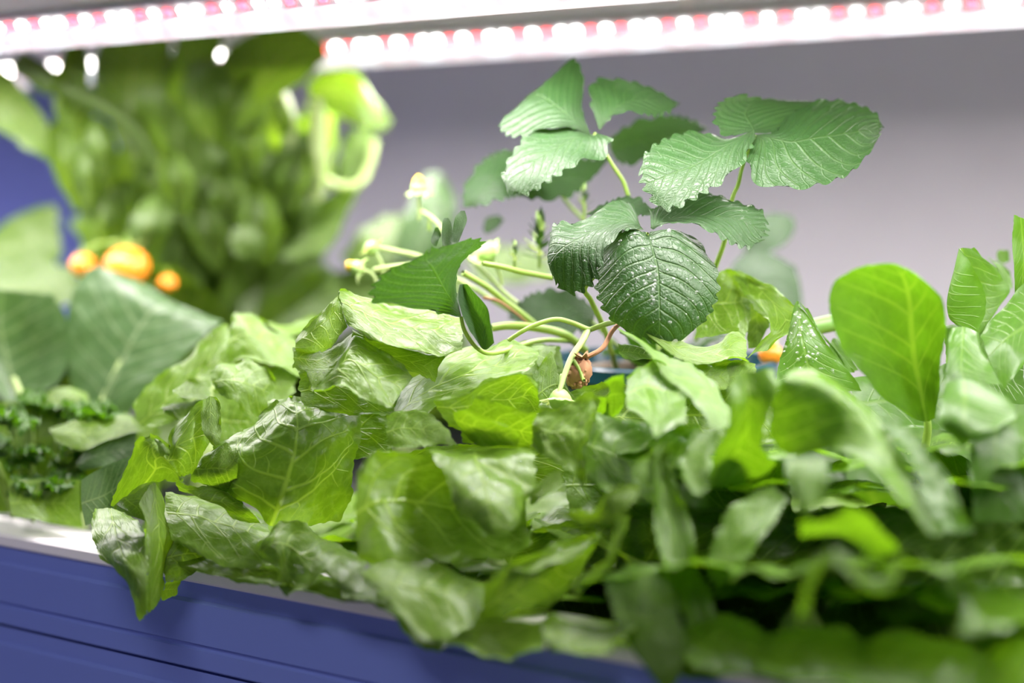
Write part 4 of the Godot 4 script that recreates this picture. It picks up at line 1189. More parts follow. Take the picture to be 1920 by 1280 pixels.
func grow_let_cup() -> void:
	var t := thing("lettuce", "lettuce with a pale cup-shaped leaf curling below the dark strawberry leaflet", "lettuce", Vector3(-0.289, DECK_Y, -0.743))
	var o: MeshInstance3D
	o = blade(t, "leaf", M.lettuce, [[[-35, 180, 5, -31, 169, 16, -24, 154, 35], [-29, 187, -7, -23, 171, 5, -15, 154, 29], [-22, 189, -11, -15, 172, -4, -6, 156, 20], [-13, 187, -9, -7, 172, -4, -2, 153, 16]],
		[[-21, 188, -10, -18, 189, -13, -12, 186, -9], [-13, 180, -3, -7, 182, -10, 4, 181, -7], [-1, 171, 7, 6, 173, 0, 17, 174, 2], [11, 162, 15, 18, 164, 10, 27, 169, 11], [13, 154, 24, 18, 157, 20, 28, 163, 18], [7, 145, 35, 11, 148, 33, 18, 150, 31]]], {"jag": 0.9, "curl": 1.2, "bump": 1.2, "bf": 70, "ruffle": 1.2, "cell": 1.4, "top_edge": false})
	o = blade(t, "leaf", M.lettuce, [[[-12, 171, -7, -6, 172, -11, 2, 166, -10], [-9, 158, -2, -4, 158, -5, 4, 158, -4], [-4, 147, 8, -1, 147, 6, 3, 148, 9]]], {"jag": 0.9, "curl": 1.2, "bump": 1.1, "bf": 70, "ruffle": 0.8, "cell": 1.4, "top_edge": false})
	o = blade(t, "leaf", M.lettuce, [[[-34, 165, 72, -33, 161, 77, -31, 158, 78], [-24, 159, 67, -23, 155, 74, -19, 150, 77], [-13, 153, 59, -11, 150, 67, -7, 145, 72], [-5, 154, 49, -1, 149, 59, 3, 145, 64], [1, 159, 40, 4, 152, 50, 8, 146, 56], [8, 154, 39, 10, 149, 45, 12, 144, 49]]], {"jag": 0.9, "curl": 1.2, "bump": 1.1, "bf": 70, "ruffle": 0.8, "cell": 1.4, "top_edge": false})
	o = blade(t, "leaf", M.lettuce, [[[-20, 149, 70, -16, 141, 75, -12, 132, 79], [-7, 145, 61, -3, 138, 66, 1, 131, 69], [7, 144, 48, 7, 139, 55, 6, 132, 62]]], {"jag": 0.9, "curl": 1.2, "bump": 1.1, "bf": 70, "ruffle": 0.8, "cell": 1.4, "top_edge": false})
	o = blade(t, "leaf", M.lettuce, [[[3, 143, 55, 6, 137, 58, 8, 132, 62], [8, 144, 49, 11, 138, 55, 15, 132, 61], [15, 143, 45, 18, 138, 51, 20, 131, 57]]], {"jag": 0.9, "curl": 1.2, "bump": 1.1, "bf": 70, "ruffle": 0.8, "cell": 1.4, "top_edge": false})
	o = blade(t, "leaf", M.lettuce, [[[-85, 121, 99, -78, 110, 104, -72, 101, 110], [-74, 127, 84, -66, 113, 93, -58, 98, 101], [-58, 131, 72, -50, 115, 80, -41, 98, 91], [-37, 131, 62, -30, 113, 71, -22, 98, 80]]], {"jag": 0.9, "curl": 1.2, "bump": 1.1, "bf": 70, "ruffle": 0.8, "cell": 1.4, "top_edge": false})
	o = blade(t, "leaf", M.lettuce, [[[-92, 136, 92, -87, 126, 96, -81, 112, 100], [-88, 147, 79, -79, 131, 87, -71, 115, 94], [-85, 126, 87, -70, 124, 85, -56, 113, 87]]], {"jag": 0.9, "curl": 1.2, "bump": 1.1, "bf": 70, "ruffle": 0.8, "cell": 1.4, "top_edge": false})
	o = blade(t, "leaf", M.lettuce, [[[-28, 133, 62, -22, 116, 71, -16, 98, 79], [-15, 136, 50, -7, 116, 59, 0, 98, 69], [1, 137, 38, 9, 118, 47, 16, 101, 57], [19, 134, 29, 24, 118, 38, 29, 103, 46]]], {"jag": 0.9, "curl": 1.2, "bump": 1.1, "bf": 70, "ruffle": 0.8, "cell": 1.4, "top_edge": false})
	o = blade(t, "leaf", M.lettuce, [[[-63, 97, 114, -57, 84, 119, -50, 70, 126], [-48, 99, 102, -41, 84, 109, -33, 70, 118], [-26, 98, 91, -19, 85, 98, -12, 71, 107]]], {"jag": 0.9, "curl": 1.2, "bump": 1.1, "bf": 70, "ruffle": 0.8, "cell": 1.4, "top_edge": false})
	o = blade(t, "leaf", M.lettuce, [[[-5, 95, 84, 1, 83, 91, 8, 69, 100], [16, 97, 71, 23, 83, 80, 29, 69, 90], [38, 97, 62, 44, 84, 70, 51, 70, 79]]], {"jag": 0.9, "curl": 1.2, "bump": 1.1, "bf": 70, "ruffle": 0.8, "cell": 1.4, "top_edge": false})
	rosette(t, Vector3(0, 0.02, 0), 8, 0.09, 0.075, 0.5, 1.0, M.lettuce, 6)
	crown(t, Vector3(0, 0, 0), 0.012, 0.05, M.stem_pale)


func grow_mustard() -> void:
	var t := thing("mustard_plant", "leafy green plant with curled leaves spilling over the front rim beside the lettuces", "leafy plant", Vector3(-0.211, DECK_Y, -0.599))
	var o: MeshInstance3D
	o = blade(t, "leaf", M.mustard, [[[-99, 142, -21, -96, 135, -15, -90, 130, -4], [-96, 147, -33, -91, 138, -25, -79, 126, -1], [-89, 148, -39, -84, 137, -29, -70, 119, 7], [-80, 141, -37, -74, 135, -26, -64, 124, 2], [-73, 136, -31, -67, 133, -20, -60, 127, -5]],
		[[-121, 163, -54, -119, 162, -52, -117, 160, -51], [-106, 160, -49, -102, 157, -44, -99, 154, -41], [-88, 151, -43, -84, 145, -35, -81, 141, -29], [-74, 148, -44, -72, 141, -34, -71, 137, -25], [-61, 140, -39, -58, 135, -26, -56, 132, -13], [-48, 130, -31, -48, 128, -20, -47, 124, -8], [-44, 127, -27, -42, 125, -20, -42, 124, -13]]], {"jag": 1.4, "curl": 1.5, "bump": 0.9, "bf": 60, "ruffle": 0.8, "cell": 2.6, "top_edge": false})
	o = blade(t, "leaf", M.mustard, [[[-109, 141, -19, -110, 132, -22, -116, 118, -26], [-103, 144, -18, -104, 134, -21, -109, 120, -26], [-98, 144, -17, -99, 135, -20, -102, 127, -24]]], {"jag": 1.4, "curl": 1.5, "bump": 0.9, "bf": 60, "ruffle": 0.8, "cell": 2.6, "top_edge": false})
	o = blade(t, "leaf", M.mustard, [[[-122, 118, -18, -124, 113, -23, -124, 108, -27], [-115, 132, -19, -117, 121, -26, -121, 113, -30], [-109, 132, -20, -111, 124, -26, -113, 116, -32]]], {"jag": 1.4, "curl": 1.5, "bump": 0.9, "bf": 60, "ruffle": 0.8, "cell": 2.6, "top_edge": false})
	o = blade(t, "leaf", M.mustard, [[[-127, 153, -68, -126, 149, -66, -124, 147, -65], [-122, 154, -74, -119, 149, -71, -116, 146, -67], [-114, 151, -76, -110, 148, -73, -106, 145, -71]]], {"jag": 1.4, "curl": 1.5, "bump": 0.9, "bf": 60, "ruffle": 0.8, "cell": 2.6, "top_edge": false})
	o = blade(t, "leaf", M.mustard, [[[-36, 145, 2, -32, 151, -6, -19, 153, -9], [-33, 137, 6, -28, 141, -3, -15, 144, -4], [-33, 127, 5, -29, 126, -4, -20, 130, -4], [-41, 114, 6, -35, 114, -7, -22, 117, -8], [-45, 99, 1, -35, 103, -12, -19, 109, -16], [-45, 96, -3, -37, 97, -16, -24, 103, -17]],
		[[-50, 124, 4, -45, 124, 5, -39, 124, 5], [-51, 114, 17, -45, 114, 16, -39, 115, 14], [-49, 107, 24, -43, 106, 22, -37, 108, 21], [-43, 101, 28, -38, 99, 27, -35, 101, 25]]], {"jag": 1.4, "curl": 1.5, "bump": 0.9, "bf": 60, "ruffle": 0.8, "cell": 2.6, "top_edge": false})
	o = blade(t, "leaf", M.mustard, [[[59, 91, 17, 62, 91, 12, 64, 91, 9], [45, 107, 14, 47, 107, 4, 49, 107, -1], [27, 117, 5, 34, 120, -5, 37, 121, -11], [10, 120, -4, 22, 131, -11, 26, 130, -22], [-4, 115, -9, 12, 139, -12, 14, 139, -30], [-17, 116, -9, 1, 146, -11, 0, 148, -32], [-20, 126, -8, -9, 148, -8, -9, 151, -31], [-17, 140, -6, -13, 149, -8, -17, 149, -24]]], {"jag": 1.4, "curl": 1.5, "bump": 0.9, "bf": 60, "ruffle": 0.8, "cell": 2.6, "top_edge": false})
	o = blade(t, "leaf", M.mustard, [[[6, 121, 43, 12, 122, 39, 21, 122, 34], [10, 116, 49, 17, 116, 47, 25, 115, 43], [14, 109, 53, 19, 109, 53, 25, 108, 47], [17, 105, 55, 20, 104, 55, 22, 105, 52]]], {"jag": 1.4, "curl": 1.5, "bump": 0.9, "bf": 60, "ruffle": 0.8, "cell": 2.6, "top_edge": false})
	o = blade(t, "leaf", M.mustard, [[[-29, 70, 40, -27, 67, 41, -24, 64, 42], [-30, 80, 32, -23, 75, 35, -15, 71, 38], [-30, 89, 24, -19, 85, 27, -9, 83, 31], [-24, 96, 14, -14, 92, 18, -6, 91, 21], [-12, 100, 4, -8, 99, 7, -5, 97, 8]]], {"jag": 1.4, "curl": 1.5, "bump": 0.9, "bf": 60, "ruffle": 0.8, "cell": 2.6, "top_edge": false})
	o = blade(t, "leaf", M.mustard, [[[-65, 107, 19, -63, 106, 14, -58, 107, 15], [-61, 97, 27, -57, 96, 20, -51, 97, 21], [-56, 84, 36, -51, 83, 28, -41, 82, 27], [-50, 71, 43, -45, 70, 35, -36, 69, 34], [-40, 59, 47, -36, 58, 41, -27, 60, 40], [-29, 45, 52, -27, 43, 46, -21, 46, 47]]], {"jag": 1.4, "curl": 1.5, "bump": 0.9, "bf": 60, "ruffle": 0.8, "cell": 2.6, "top_edge": false})
	o = blade(t, "leaf", M.mustard, [[[-66, 117, 12, -65, 117, 8, -60, 117, 8], [-71, 111, 20, -69, 110, 17, -65, 109, 17], [-73, 107, 24, -69, 105, 22, -65, 102, 20], [-69, 99, 25, -67, 99, 24, -65, 98, 22]],
		[[-67, 116, 14, -65, 117, 9, -59, 117, 10], [-66, 110, 17, -63, 110, 13, -59, 110, 13], [-63, 101, 21, -61, 102, 18, -59, 103, 18]]], {"jag": 1.4, "curl": 1.5, "bump": 0.9, "bf": 60, "ruffle": 0.8, "cell": 2.6, "top_edge": false})
	o = blade(t, "leaf", M.mustard, [[[15, 99, 48, 14, 94, 46, 14, 89, 41], [28, 101, 43, 26, 95, 41, 25, 91, 37], [34, 105, 42, 36, 98, 37, 36, 89, 31], [44, 100, 39, 44, 92, 35, 40, 83, 32], [52, 91, 37, 50, 87, 34, 45, 82, 33]]], {"jag": 1.4, "curl": 1.5, "bump": 0.9, "bf": 60, "ruffle": 0.8, "cell": 2.6, "top_edge": false})
	o = blade(t, "leaf", M.mustard, [[[61, 97, 71, 64, 96, 69], [61, 91, 74, 64, 89, 72], [58, 87, 79, 61, 83, 80], [52, 90, 80, 51, 85, 83], [43, 97, 82, 43, 92, 85], [36, 94, 87, 39, 90, 87], [32, 85, 90, 36, 83, 90], [31, 72, 92, 35, 72, 92]]], {"jag": 1.4, "curl": 1.5, "bump": 0.3, "bf": 60, "ruffle": 0.8, "cell": 2.6, "top_edge": false})
	o = blade(t, "leaf", M.mustard, [[[82, 66, 62, 83, 66, 64, 84, 66, 65], [83, 78, 41, 86, 74, 53, 90, 69, 68], [91, 76, 32, 95, 74, 47, 100, 72, 66], [101, 75, 29, 104, 74, 42, 109, 74, 59], [111, 73, 29, 113, 73, 36, 116, 74, 47]]], {"jag": 1.4, "curl": 1.5, "bump": 0.9, "bf": 60, "ruffle": 0.8, "cell": 2.6, "top_edge": false})
	o = blade(t, "leaf", M.mustard, [[[72, 87, 42, 74, 88, 41, 76, 86, 40], [73, 81, 47, 76, 81, 45, 80, 81, 43], [80, 74, 48, 82, 73, 47, 84, 74, 46]]], {"jag": 1.4, "curl": 1.5, "bump": 0.9, "bf": 60, "ruffle": 0.8, "cell": 2.6, "top_edge": false})
	o = blade(t, "leaf", M.mustard, [[[-112, 72, -33, -105, 35, -27, -94, 3, -12], [-62, 76, -52, -58, 38, -44, -50, 1, -27], [-13, 76, -70, -9, 41, -62, -2, -1, -44]]], {"jag": 1.4, "curl": 1.5, "bump": 4, "bf": 40, "ruffle": 0.8, "cell": 2.6, "top_edge": false})
	o = blade(t, "leaf", M.mustard, [[[-12, 81, -59, -8, 43, -51, -1, 3, -33], [37, 83, -77, 40, 46, -69, 46, 3, -50], [85, 85, -95, 88, 49, -86, 93, 4, -67]]], {"jag": 1.4, "curl": 1.5, "bump": 4, "bf": 40, "ruffle": 0.8, "cell": 2.6, "top_edge": false})
	o = blade(t, "leaf", M.mustard, [[[-69, 66, 60, -60, 52, 67, -47, 38, 73], [-57, 71, 54, -44, 52, 65, -30, 28, 78], [-42, 71, 47, -34, 57, 60, -24, 43, 70]]], {"jag": 1.4, "curl": 1.5, "bump": 1, "bf": 60, "ruffle": 0.8, "cell": 2.6, "top_edge": false})
	o = blade(t, "leaf", M.mustard, [[[-41, 44, 44, -30, 44, 63, -21, 41, 78], [-23, 51, 41, -15, 46, 62, -9, 38, 79], [-10, 50, 41, -1, 46, 62, 5, 39, 79], [3, 45, 41, 10, 45, 62, 17, 42, 78]]], {"jag": 1.4, "curl": 1.5, "bump": 1.5, "bf": 60, "ruffle": 0.8, "cell": 2.6, "top_edge": false})
	o = blade(t, "leaf", M.mustard, [[[-5, 43, 41, 1, 45, 63, 9, 44, 78], [9, 51, 42, 19, 48, 62, 24, 42, 80], [31, 52, 39, 37, 49, 62, 43, 43, 79], [46, 47, 39, 52, 47, 61, 56, 45, 79]]], {"jag": 1.4, "curl": 1.5, "bump": 1.5, "bf": 60, "ruffle": 0.8, "cell": 2.6, "top_edge": false})
	o = blade(t, "leaf", M.mustard, [[[35, 46, 41, 43, 47, 62, 49, 44, 79], [55, 54, 40, 62, 50, 62, 68, 43, 79], [77, 56, 38, 82, 51, 61, 86, 43, 80], [91, 53, 39, 98, 50, 61, 103, 44, 79]]], {"jag": 1.4, "curl": 1.5, "bump": 1.5, "bf": 60, "ruffle": 0.8, "cell": 2.6, "top_edge": false})
	o = blade(t, "leaf", M.mustard, [[[84, 51, 39, 90, 49, 61, 94, 44, 80], [98, 59, 38, 104, 52, 61, 107, 43, 80], [110, 59, 37, 117, 52, 60, 121, 43, 79], [128, 56, 35, 130, 51, 60, 134, 44, 79]]], {"jag": 1.4, "curl": 1.5, "bump": 1.5, "bf": 60, "ruffle": 0.8, "cell": 2.6, "top_edge": false})
	o = blade(t, "leaf", M.mustard, [[[-121, 128, -10, -113, 112, -1, -105, 96, 8], [-103, 124, -15, -93, 106, -1, -85, 88, 8], [-83, 122, -21, -73, 104, -7, -66, 86, 2], [-63, 120, -27, -54, 103, -13, -47, 87, -3]]], {"jag": 1.4, "curl": 1.5, "bump": 2.0, "bf": 60, "ruffle": 0.8, "cell": 2.6, "top_edge": false})
	o = blade(t, "leaf", M.mustard, [[[-109, 102, -11, -130, 96, -42, -154, 90, -80, -179, 84, -117], [-92, 110, 0, -112, 104, -32, -135, 97, -70, -160, 92, -107], [-80, 112, -1, -99, 106, -33, -122, 99, -71, -146, 93, -109], [-73, 110, -11, -92, 103, -44, -115, 97, -82, -138, 92, -121], [-71, 102, -34, -90, 96, -67, -112, 89, -105, -134, 83, -144]]], {"jag": 1.4, "curl": 1.5, "bump": 1.2, "bf": 60, "ruffle": 0.8, "cell": 2.6, "top_edge": false})  # this run of leaves is added, laid edge-on to shade the interior below
	o = blade(t, "leaf", M.mustard, [[[-72, 100, -10, -93, 92, -48, -118, 83, -93, -144, 76, -137], [-54, 107, 1, -75, 100, -38, -99, 91, -83, -124, 83, -128], [-42, 110, 0, -61, 103, -39, -85, 93, -84, -109, 86, -130], [-34, 106, -11, -53, 101, -51, -76, 92, -97, -100, 83, -143], [-30, 100, -35, -49, 91, -74, -71, 83, -121, -94, 77, -168]]], {"jag": 1.4, "curl": 1.5, "bump": 1.2, "bf": 60, "ruffle": 0.8, "cell": 2.6, "top_edge": false})
	o = blade(t, "leaf", M.mustard, [[[-36, 104, -35, -55, 97, -74, -77, 91, -120, -100, 84, -165], [-20, 111, -24, -38, 104, -63, -59, 97, -109, -81, 90, -155], [-8, 114, -24, -26, 107, -63, -46, 100, -110, -67, 93, -156], [-1, 112, -35, -17, 105, -75, -37, 97, -122, -58, 89, -169], [3, 104, -59, -13, 98, -99, -32, 90, -147, -52, 83, -194]]], {"jag": 1.4, "curl": 1.5, "bump": 1.2, "bf": 60, "ruffle": 0.8, "cell": 2.6, "top_edge": false})
	o = blade(t, "leaf", M.mustard, [[[-2, 101, -44, -20, 92, -86, -40, 84, -136, -62, 74, -187], [14, 107, -32, -2, 101, -75, -23, 92, -127, -43, 81, -177], [26, 110, -33, 10, 102, -76, -9, 92, -127, -29, 85, -179], [35, 106, -45, 20, 99, -89, 1, 90, -141, -17, 83, -192], [41, 100, -70, 26, 92, -114, 9, 83, -166, -9, 74, -219]]], {"jag": 1.4, "curl": 1.5, "bump": 1.2, "bf": 60, "ruffle": 0.8, "cell": 2.6, "top_edge": false})
	o = blade(t, "leaf", M.mustard, [[[33, 110, -60, 18, 102, -107, -1, 93, -160, -20, 85, -213], [47, 116, -48, 33, 109, -94, 15, 99, -148, -4, 91, -202], [58, 117, -47, 44, 111, -94, 27, 102, -149, 9, 95, -203], [66, 116, -59, 53, 109, -106, 36, 100, -161, 20, 91, -216], [72, 108, -84, 59, 101, -131, 43, 92, -187, 27, 85, -242]]], {"jag": 1.4, "curl": 1.5, "bump": 1.2, "bf": 60, "ruffle": 0.8, "cell": 2.6, "top_edge": false})
	o = blade(t, "leaf", M.mustard, [[[61, 104, -65, 47, 95, -115, 30, 85, -173, 12, 75, -231], [75, 110, -52, 61, 102, -102, 45, 94, -161, 28, 83, -220], [85, 112, -51, 72, 105, -102, 57, 94, -161, 41, 87, -221], [93, 111, -63, 81, 103, -114, 66, 93, -174, 51, 83, -234], [99, 105, -88, 88, 96, -140, 74, 86, -200, 60, 75, -260]]], {"jag": 1.4, "curl": 1.5, "bump": 1.2, "bf": 60, "ruffle": 0.8, "cell": 2.6, "top_edge": false})
	o = blade(t, "leaf", M.mustard, [[[-92, 88, -11, -113, 81, -45, -137, 74, -85, -162, 66, -125], [-73, 97, -2, -93, 89, -36, -117, 81, -77, -141, 73, -116], [-60, 99, -3, -79, 91, -37, -102, 84, -78, -126, 75, -119], [-52, 96, -14, -70, 90, -50, -93, 81, -91, -115, 73, -132], [-48, 90, -38, -66, 82, -74, -87, 73, -115, -109, 66, -157]]], {"jag": 1.4, "curl": 1.5, "bump": 1.2, "bf": 60, "ruffle": 0.8, "cell": 2.6, "top_edge": false})  # lower layer of the same added shading leaves
	o = blade(t, "leaf", M.mustard, [[[-46, 90, -28, -65, 83, -66, -88, 73, -111, -112, 65, -155], [-29, 97, -16, -48, 90, -55, -70, 82, -100, -93, 72, -146], [-17, 100, -17, -35, 92, -56, -56, 84, -102, -78, 76, -148], [-9, 97, -29, -26, 89, -68, -47, 82, -114, -68, 73, -160], [-5, 89, -53, -21, 81, -92, -41, 73, -139, -62, 64, -186]]], {"jag": 1.4, "curl": 1.5, "bump": 1.2, "bf": 60, "ruffle": 0.8, "cell": 2.6, "top_edge": false})
	o = blade(t, "leaf", M.mustard, [[[-6, 90, -40, -23, 80, -83, -45, 72, -132, -67, 61, -182], [10, 97, -28, -7, 89, -71, -28, 77, -122, -49, 70, -172], [21, 99, -28, 4, 91, -71, -15, 81, -122, -36, 72, -173], [28, 97, -40, 13, 88, -83, -6, 79, -135, -26, 70, -186], [33, 90, -64, 18, 81, -108, 0, 71, -159, -19, 60, -211]]], {"jag": 1.4, "curl": 1.5, "bump": 1.2, "bf": 60, "ruffle": 0.8, "cell": 2.6, "top_edge": false})
	o = blade(t, "leaf", M.mustard, [[[32, 95, -49, 16, 86, -96, -4, 75, -152, -25, 64, -208], [50, 103, -38, 35, 93, -87, 16, 81, -143, -3, 73, -200], [65, 104, -40, 51, 95, -89, 33, 86, -147, 16, 75, -204], [77, 101, -54, 64, 93, -104, 48, 82, -162, 31, 73, -220], [87, 95, -82, 74, 86, -132, 60, 75, -191, 44, 63, -250]]], {"jag": 1.4, "curl": 1.5, "bump": 1.2, "bf": 60, "ruffle": 0.8, "cell": 2.6, "top_edge": false})
	o = blade(t, "leaf", M.mustard, [[[-82, 58, 56, -99, 50, 29, -119, 41, -3, -139, 30, -35], [-67, 66, 63, -84, 57, 35, -103, 47, 3, -123, 38, -29], [-57, 67, 61, -73, 60, 33, -92, 50, 1, -111, 40, -32], [-50, 66, 53, -66, 58, 24, -84, 47, -9, -103, 39, -41], [-47, 60, 35, -63, 51, 7, -80, 40, -26, -99, 32, -60]]], {"jag": 1.4, "curl": 1.5, "bump": 1.0, "bf": 60, "ruffle": 0.8, "cell": 2.6, "top_edge": false})  # low row of added leaves, edge-on, keeping tube light off the rim drape
	o = blade(t, "leaf", M.mustard, [[[-45, 72, 58, -60, 63, 30, -78, 54, -3, -97, 45, -36], [-31, 78, 65, -46, 69, 37, -64, 60, 3, -81, 51, -30], [-21, 79, 64, -36, 72, 35, -53, 64, 2, -70, 54, -32], [-15, 77, 56, -29, 70, 26, -45, 60, -8, -62, 52, -42], [-11, 72, 38, -25, 64, 8, -41, 53, -25, -58, 44, -60]]], {"jag": 1.4, "curl": 1.5, "bump": 1.0, "bf": 60, "ruffle": 0.8, "cell": 2.6, "top_edge": false})
	o = blade(t, "leaf", M.mustard, [[[-11, 72, 57, -25, 65, 27, -42, 56, -7, -58, 45, -41], [1, 80, 65, -12, 72, 35, -28, 61, 0, -44, 53, -34], [10, 80, 64, -3, 74, 34, -18, 63, 0, -34, 55, -36], [16, 79, 56, 4, 70, 26, -12, 61, -10, -26, 52, -45], [19, 73, 38, 7, 66, 8, -7, 55, -27, -22, 46, -63]]], {"jag": 1.4, "curl": 1.5, "bump": 1.0, "bf": 60, "ruffle": 0.8, "cell": 2.6, "top_edge": false})
	o = blade(t, "leaf", M.mustard, [[[17, 79, 53, 5, 71, 22, -10, 62, -12, -25, 54, -48], [30, 86, 61, 18, 78, 30, 4, 68, -6, -11, 60, -41], [39, 88, 59, 28, 80, 29, 14, 71, -7, 0, 62, -43], [46, 86, 51, 35, 78, 20, 22, 68, -17, 9, 60, -53], [51, 79, 32, 40, 71, 1, 28, 63, -35, 15, 54, -72]]], {"jag": 1.4, "curl": 1.5, "bump": 1.0, "bf": 60, "ruffle": 0.8, "cell": 2.6, "top_edge": false})
	o = blade(t, "leaf", M.mustard, [[[47, 80, 49, 36, 71, 18, 23, 63, -18, 10, 52, -55], [59, 87, 57, 48, 78, 26, 36, 70, -11, 23, 59, -47], [68, 89, 56, 58, 80, 24, 46, 71, -12, 34, 61, -49], [75, 86, 47, 65, 78, 16, 54, 68, -22, 42, 61, -59], [80, 80, 29, 71, 71, -3, 60, 62, -40, 49, 53, -79]]], {"jag": 1.4, "curl": 1.5, "bump": 1.0, "bf": 60, "ruffle": 0.8, "cell": 2.6, "top_edge": false})
	o = blade(t, "leaf", M.mustard, [[[77, 86, 44, 68, 77, 12, 57, 68, -25, 45, 60, -63], [89, 91, 52, 80, 84, 20, 69, 75, -18, 59, 65, -56], [99, 94, 51, 90, 86, 18, 80, 77, -19, 70, 68, -58], [106, 93, 42, 99, 83, 9, 89, 74, -30, 80, 66, -68], [113, 85, 22, 105, 78, -11, 97, 68, -49, 88, 60, -89]]], {"jag": 1.4, "curl": 1.5, "bump": 1.0, "bf": 60, "ruffle": 0.8, "cell": 2.6, "top_edge": false})
	rosette(t, Vector3(0, 0.02, 0), 10, 0.08, 0.07, 0.1, 0.9, M.mustard, 8)
	rosette(t, Vector3(0.0, 0.04, -0.05), 8, 0.07, 0.06, 0.1, 0.6, M.mustard, 83)
	rosette(t, Vector3(0.12, 0.04, -0.05), 8, 0.07, 0.06, 0.1, 0.6, M.mustard, 84)
	crown(t, Vector3(0, 0, 0), 0.012, 0.05, M.stem_pale)


func grow_pak() -> void:
	var t := thing("pak_choi_plant", "pak choi with a large spoon-shaped bright green leaf against the grey wall", "pak choi", Vector3(-0.155, DECK_Y, -0.707))
	var o: MeshInstance3D
	o = blade(t, "leaf", M.pak, [[[-40, 118, -10, -36, 116, -17, -31, 119, -15], [-50, 131, 11, -39, 135, -13, -28, 138, -8], [-59, 147, 29, -40, 150, -5, -24, 154, 2], [-65, 162, 40, -39, 165, 5, -21, 167, 10], [-67, 177, 46, -38, 180, 14, -20, 177, 18], [-65, 189, 48, -38, 191, 24, -24, 187, 24], [-57, 196, 46, -40, 197, 31, -30, 194, 30], [-50, 198, 43, -43, 199, 36, -37, 198, 35]]], {"jag": 0.5, "curl": 0.8, "bump": 0.5, "bf": 60, "ruffle": 0.6, "cell": 1.8, "top_edge": false})
	o = blade(t, "leaf", M.pak, [[[-107, 175, -21, -106, 175, -19, -105, 174, -17], [-110, 160, -15, -102, 161, -11, -95, 163, -13], [-111, 148, -8, -97, 150, -5, -85, 151, -10], [-111, 138, -2, -93, 138, -2, -75, 139, -12], [-110, 130, 3, -90, 130, 0, -69, 130, -13]]], {"jag": 0.5, "curl": 0.8, "bump": 0.5, "bf": 60, "ruffle": 0.6, "cell": 1.4, "top_edge": false})
	droplets(o, 80, 0.35, 1.5, Vector2(0.05, 0.95), Vector2(0.1, 0.8))
	o = blade(t, "leaf", M.pak, [[[-111, 174, -33, -107, 170, -35], [-103, 162, -34, -98, 156, -36], [-92, 150, -36, -87, 144, -39], [-85, 137, -37, -81, 136, -39]]], {"jag": 0.5, "curl": 0.8, "bump": 0.5, "bf": 60, "ruffle": 0.6, "cell": 1.8, "top_edge": false})
	o = blade(t, "leaf", M.pak, [[[-103, 140, -55, -101, 151, -59, -98, 152, -61], [-98, 134, -55, -95, 142, -59, -92, 144, -61], [-93, 131, -54, -89, 134, -60, -86, 135, -62]]], {"jag": 0.5, "curl": 0.8, "bump": 0.5, "bf": 60, "ruffle": 0.6, "cell": 1.8, "top_edge": false})
	stalk(t, "stem", M.stem_dark, [-119, 153, -58, -113, 157, -62, -107, 159, -66, -98, 160, -72, -86, 153, -78], 5.0, 5.0, 1.0)
	o = blade(t, "leaf", M.pak, [[[-32, 203, -60, -34, 203, -64, -33, 203, -74, -32, 202, -84], [-24, 194, -54, -36, 190, -61, -29, 194, -87, -24, 194, -97], [-19, 183, -54, -38, 177, -58, -28, 182, -89, -20, 186, -103], [-17, 173, -54, -37, 167, -58, -27, 168, -87, -16, 179, -107], [-20, 160, -53, -33, 163, -57, -26, 157, -82, -22, 166, -97]]], {"jag": 0.5, "curl": 0.8, "bump": 0.3, "bf": 60, "ruffle": 0.6, "cell": 1.4, "top_edge": false})
	o = blade(t, "leaf", M.pak, [[[9, 197, -76, 16, 174, -60, 17, 149, -40], [-2, 183, -62, 5, 165, -47, 8, 146, -30], [-10, 170, -48, -2, 159, -35, 4, 140, -25], [-15, 160, -37, -9, 150, -28, 0, 135, -24]]], {"jag": 0.5, "curl": 0.8, "bump": 0.5, "bf": 60, "ruffle": 0.6, "cell": 1.8, "top_edge": false})
	o = blade(t, "leaf", M.pak, [[[-28, 164, -26, -23, 164, -33, -15, 162, -34], [-25, 155, -12, -19, 158, -16, -11, 155, -24], [-23, 145, 0, -16, 146, -2, -4, 145, -15], [-22, 138, 7, -13, 141, 1, 1, 138, -13]]], {"jag": 0.5, "curl": 0.8, "bump": 0.5, "bf": 60, "ruffle": 0.6, "cell": 1.8, "top_edge": false})
	o = blade(t, "leaf", M.pak, [[[-13, 144, 37, -7, 145, 30, 1, 143, 25], [-12, 136, 50, -2, 138, 47, 13, 136, 28], [-11, 129, 58, 0, 131, 56, 19, 131, 37], [-4, 122, 57, 3, 124, 59, 15, 127, 52], [-1, 117, 53, 4, 121, 57, 10, 125, 55]]], {"jag": 0.5, "curl": 0.8, "bump": 0.5, "bf": 60, "ruffle": 0.6, "cell": 1.8, "top_edge": false})
	o = blade(t, "leaf", M.pak, [[[2, 125, 48, 10, 127, 37, 19, 125, 32], [3, 117, 55, 12, 117, 46, 22, 116, 37], [4, 104, 59, 14, 105, 51, 25, 103, 43], [7, 85, 62, 17, 85, 56, 28, 85, 49]]], {"jag": 0.5, "curl": 0.8, "bump": 0.5, "bf": 60, "ruffle": 0.6, "cell": 1.8, "top_edge": false})
	o = blade(t, "leaf", M.pak, [[[-6, 221, -64, -4, 220, -68, 0, 218, -70], [-6, 209, -63, -3, 208, -70, 3, 207, -70], [-5, 197, -62, -2, 196, -69, 4, 195, -69], [-5, 185, -63, -2, 183, -69, 3, 184, -70], [-2, 163, -65, -1, 163, -67, 1, 163, -67]]], {"jag": 0.5, "curl": 0.8, "bump": 0.5, "bf": 60, "ruffle": 0.6, "cell": 1.8, "top_edge": false})
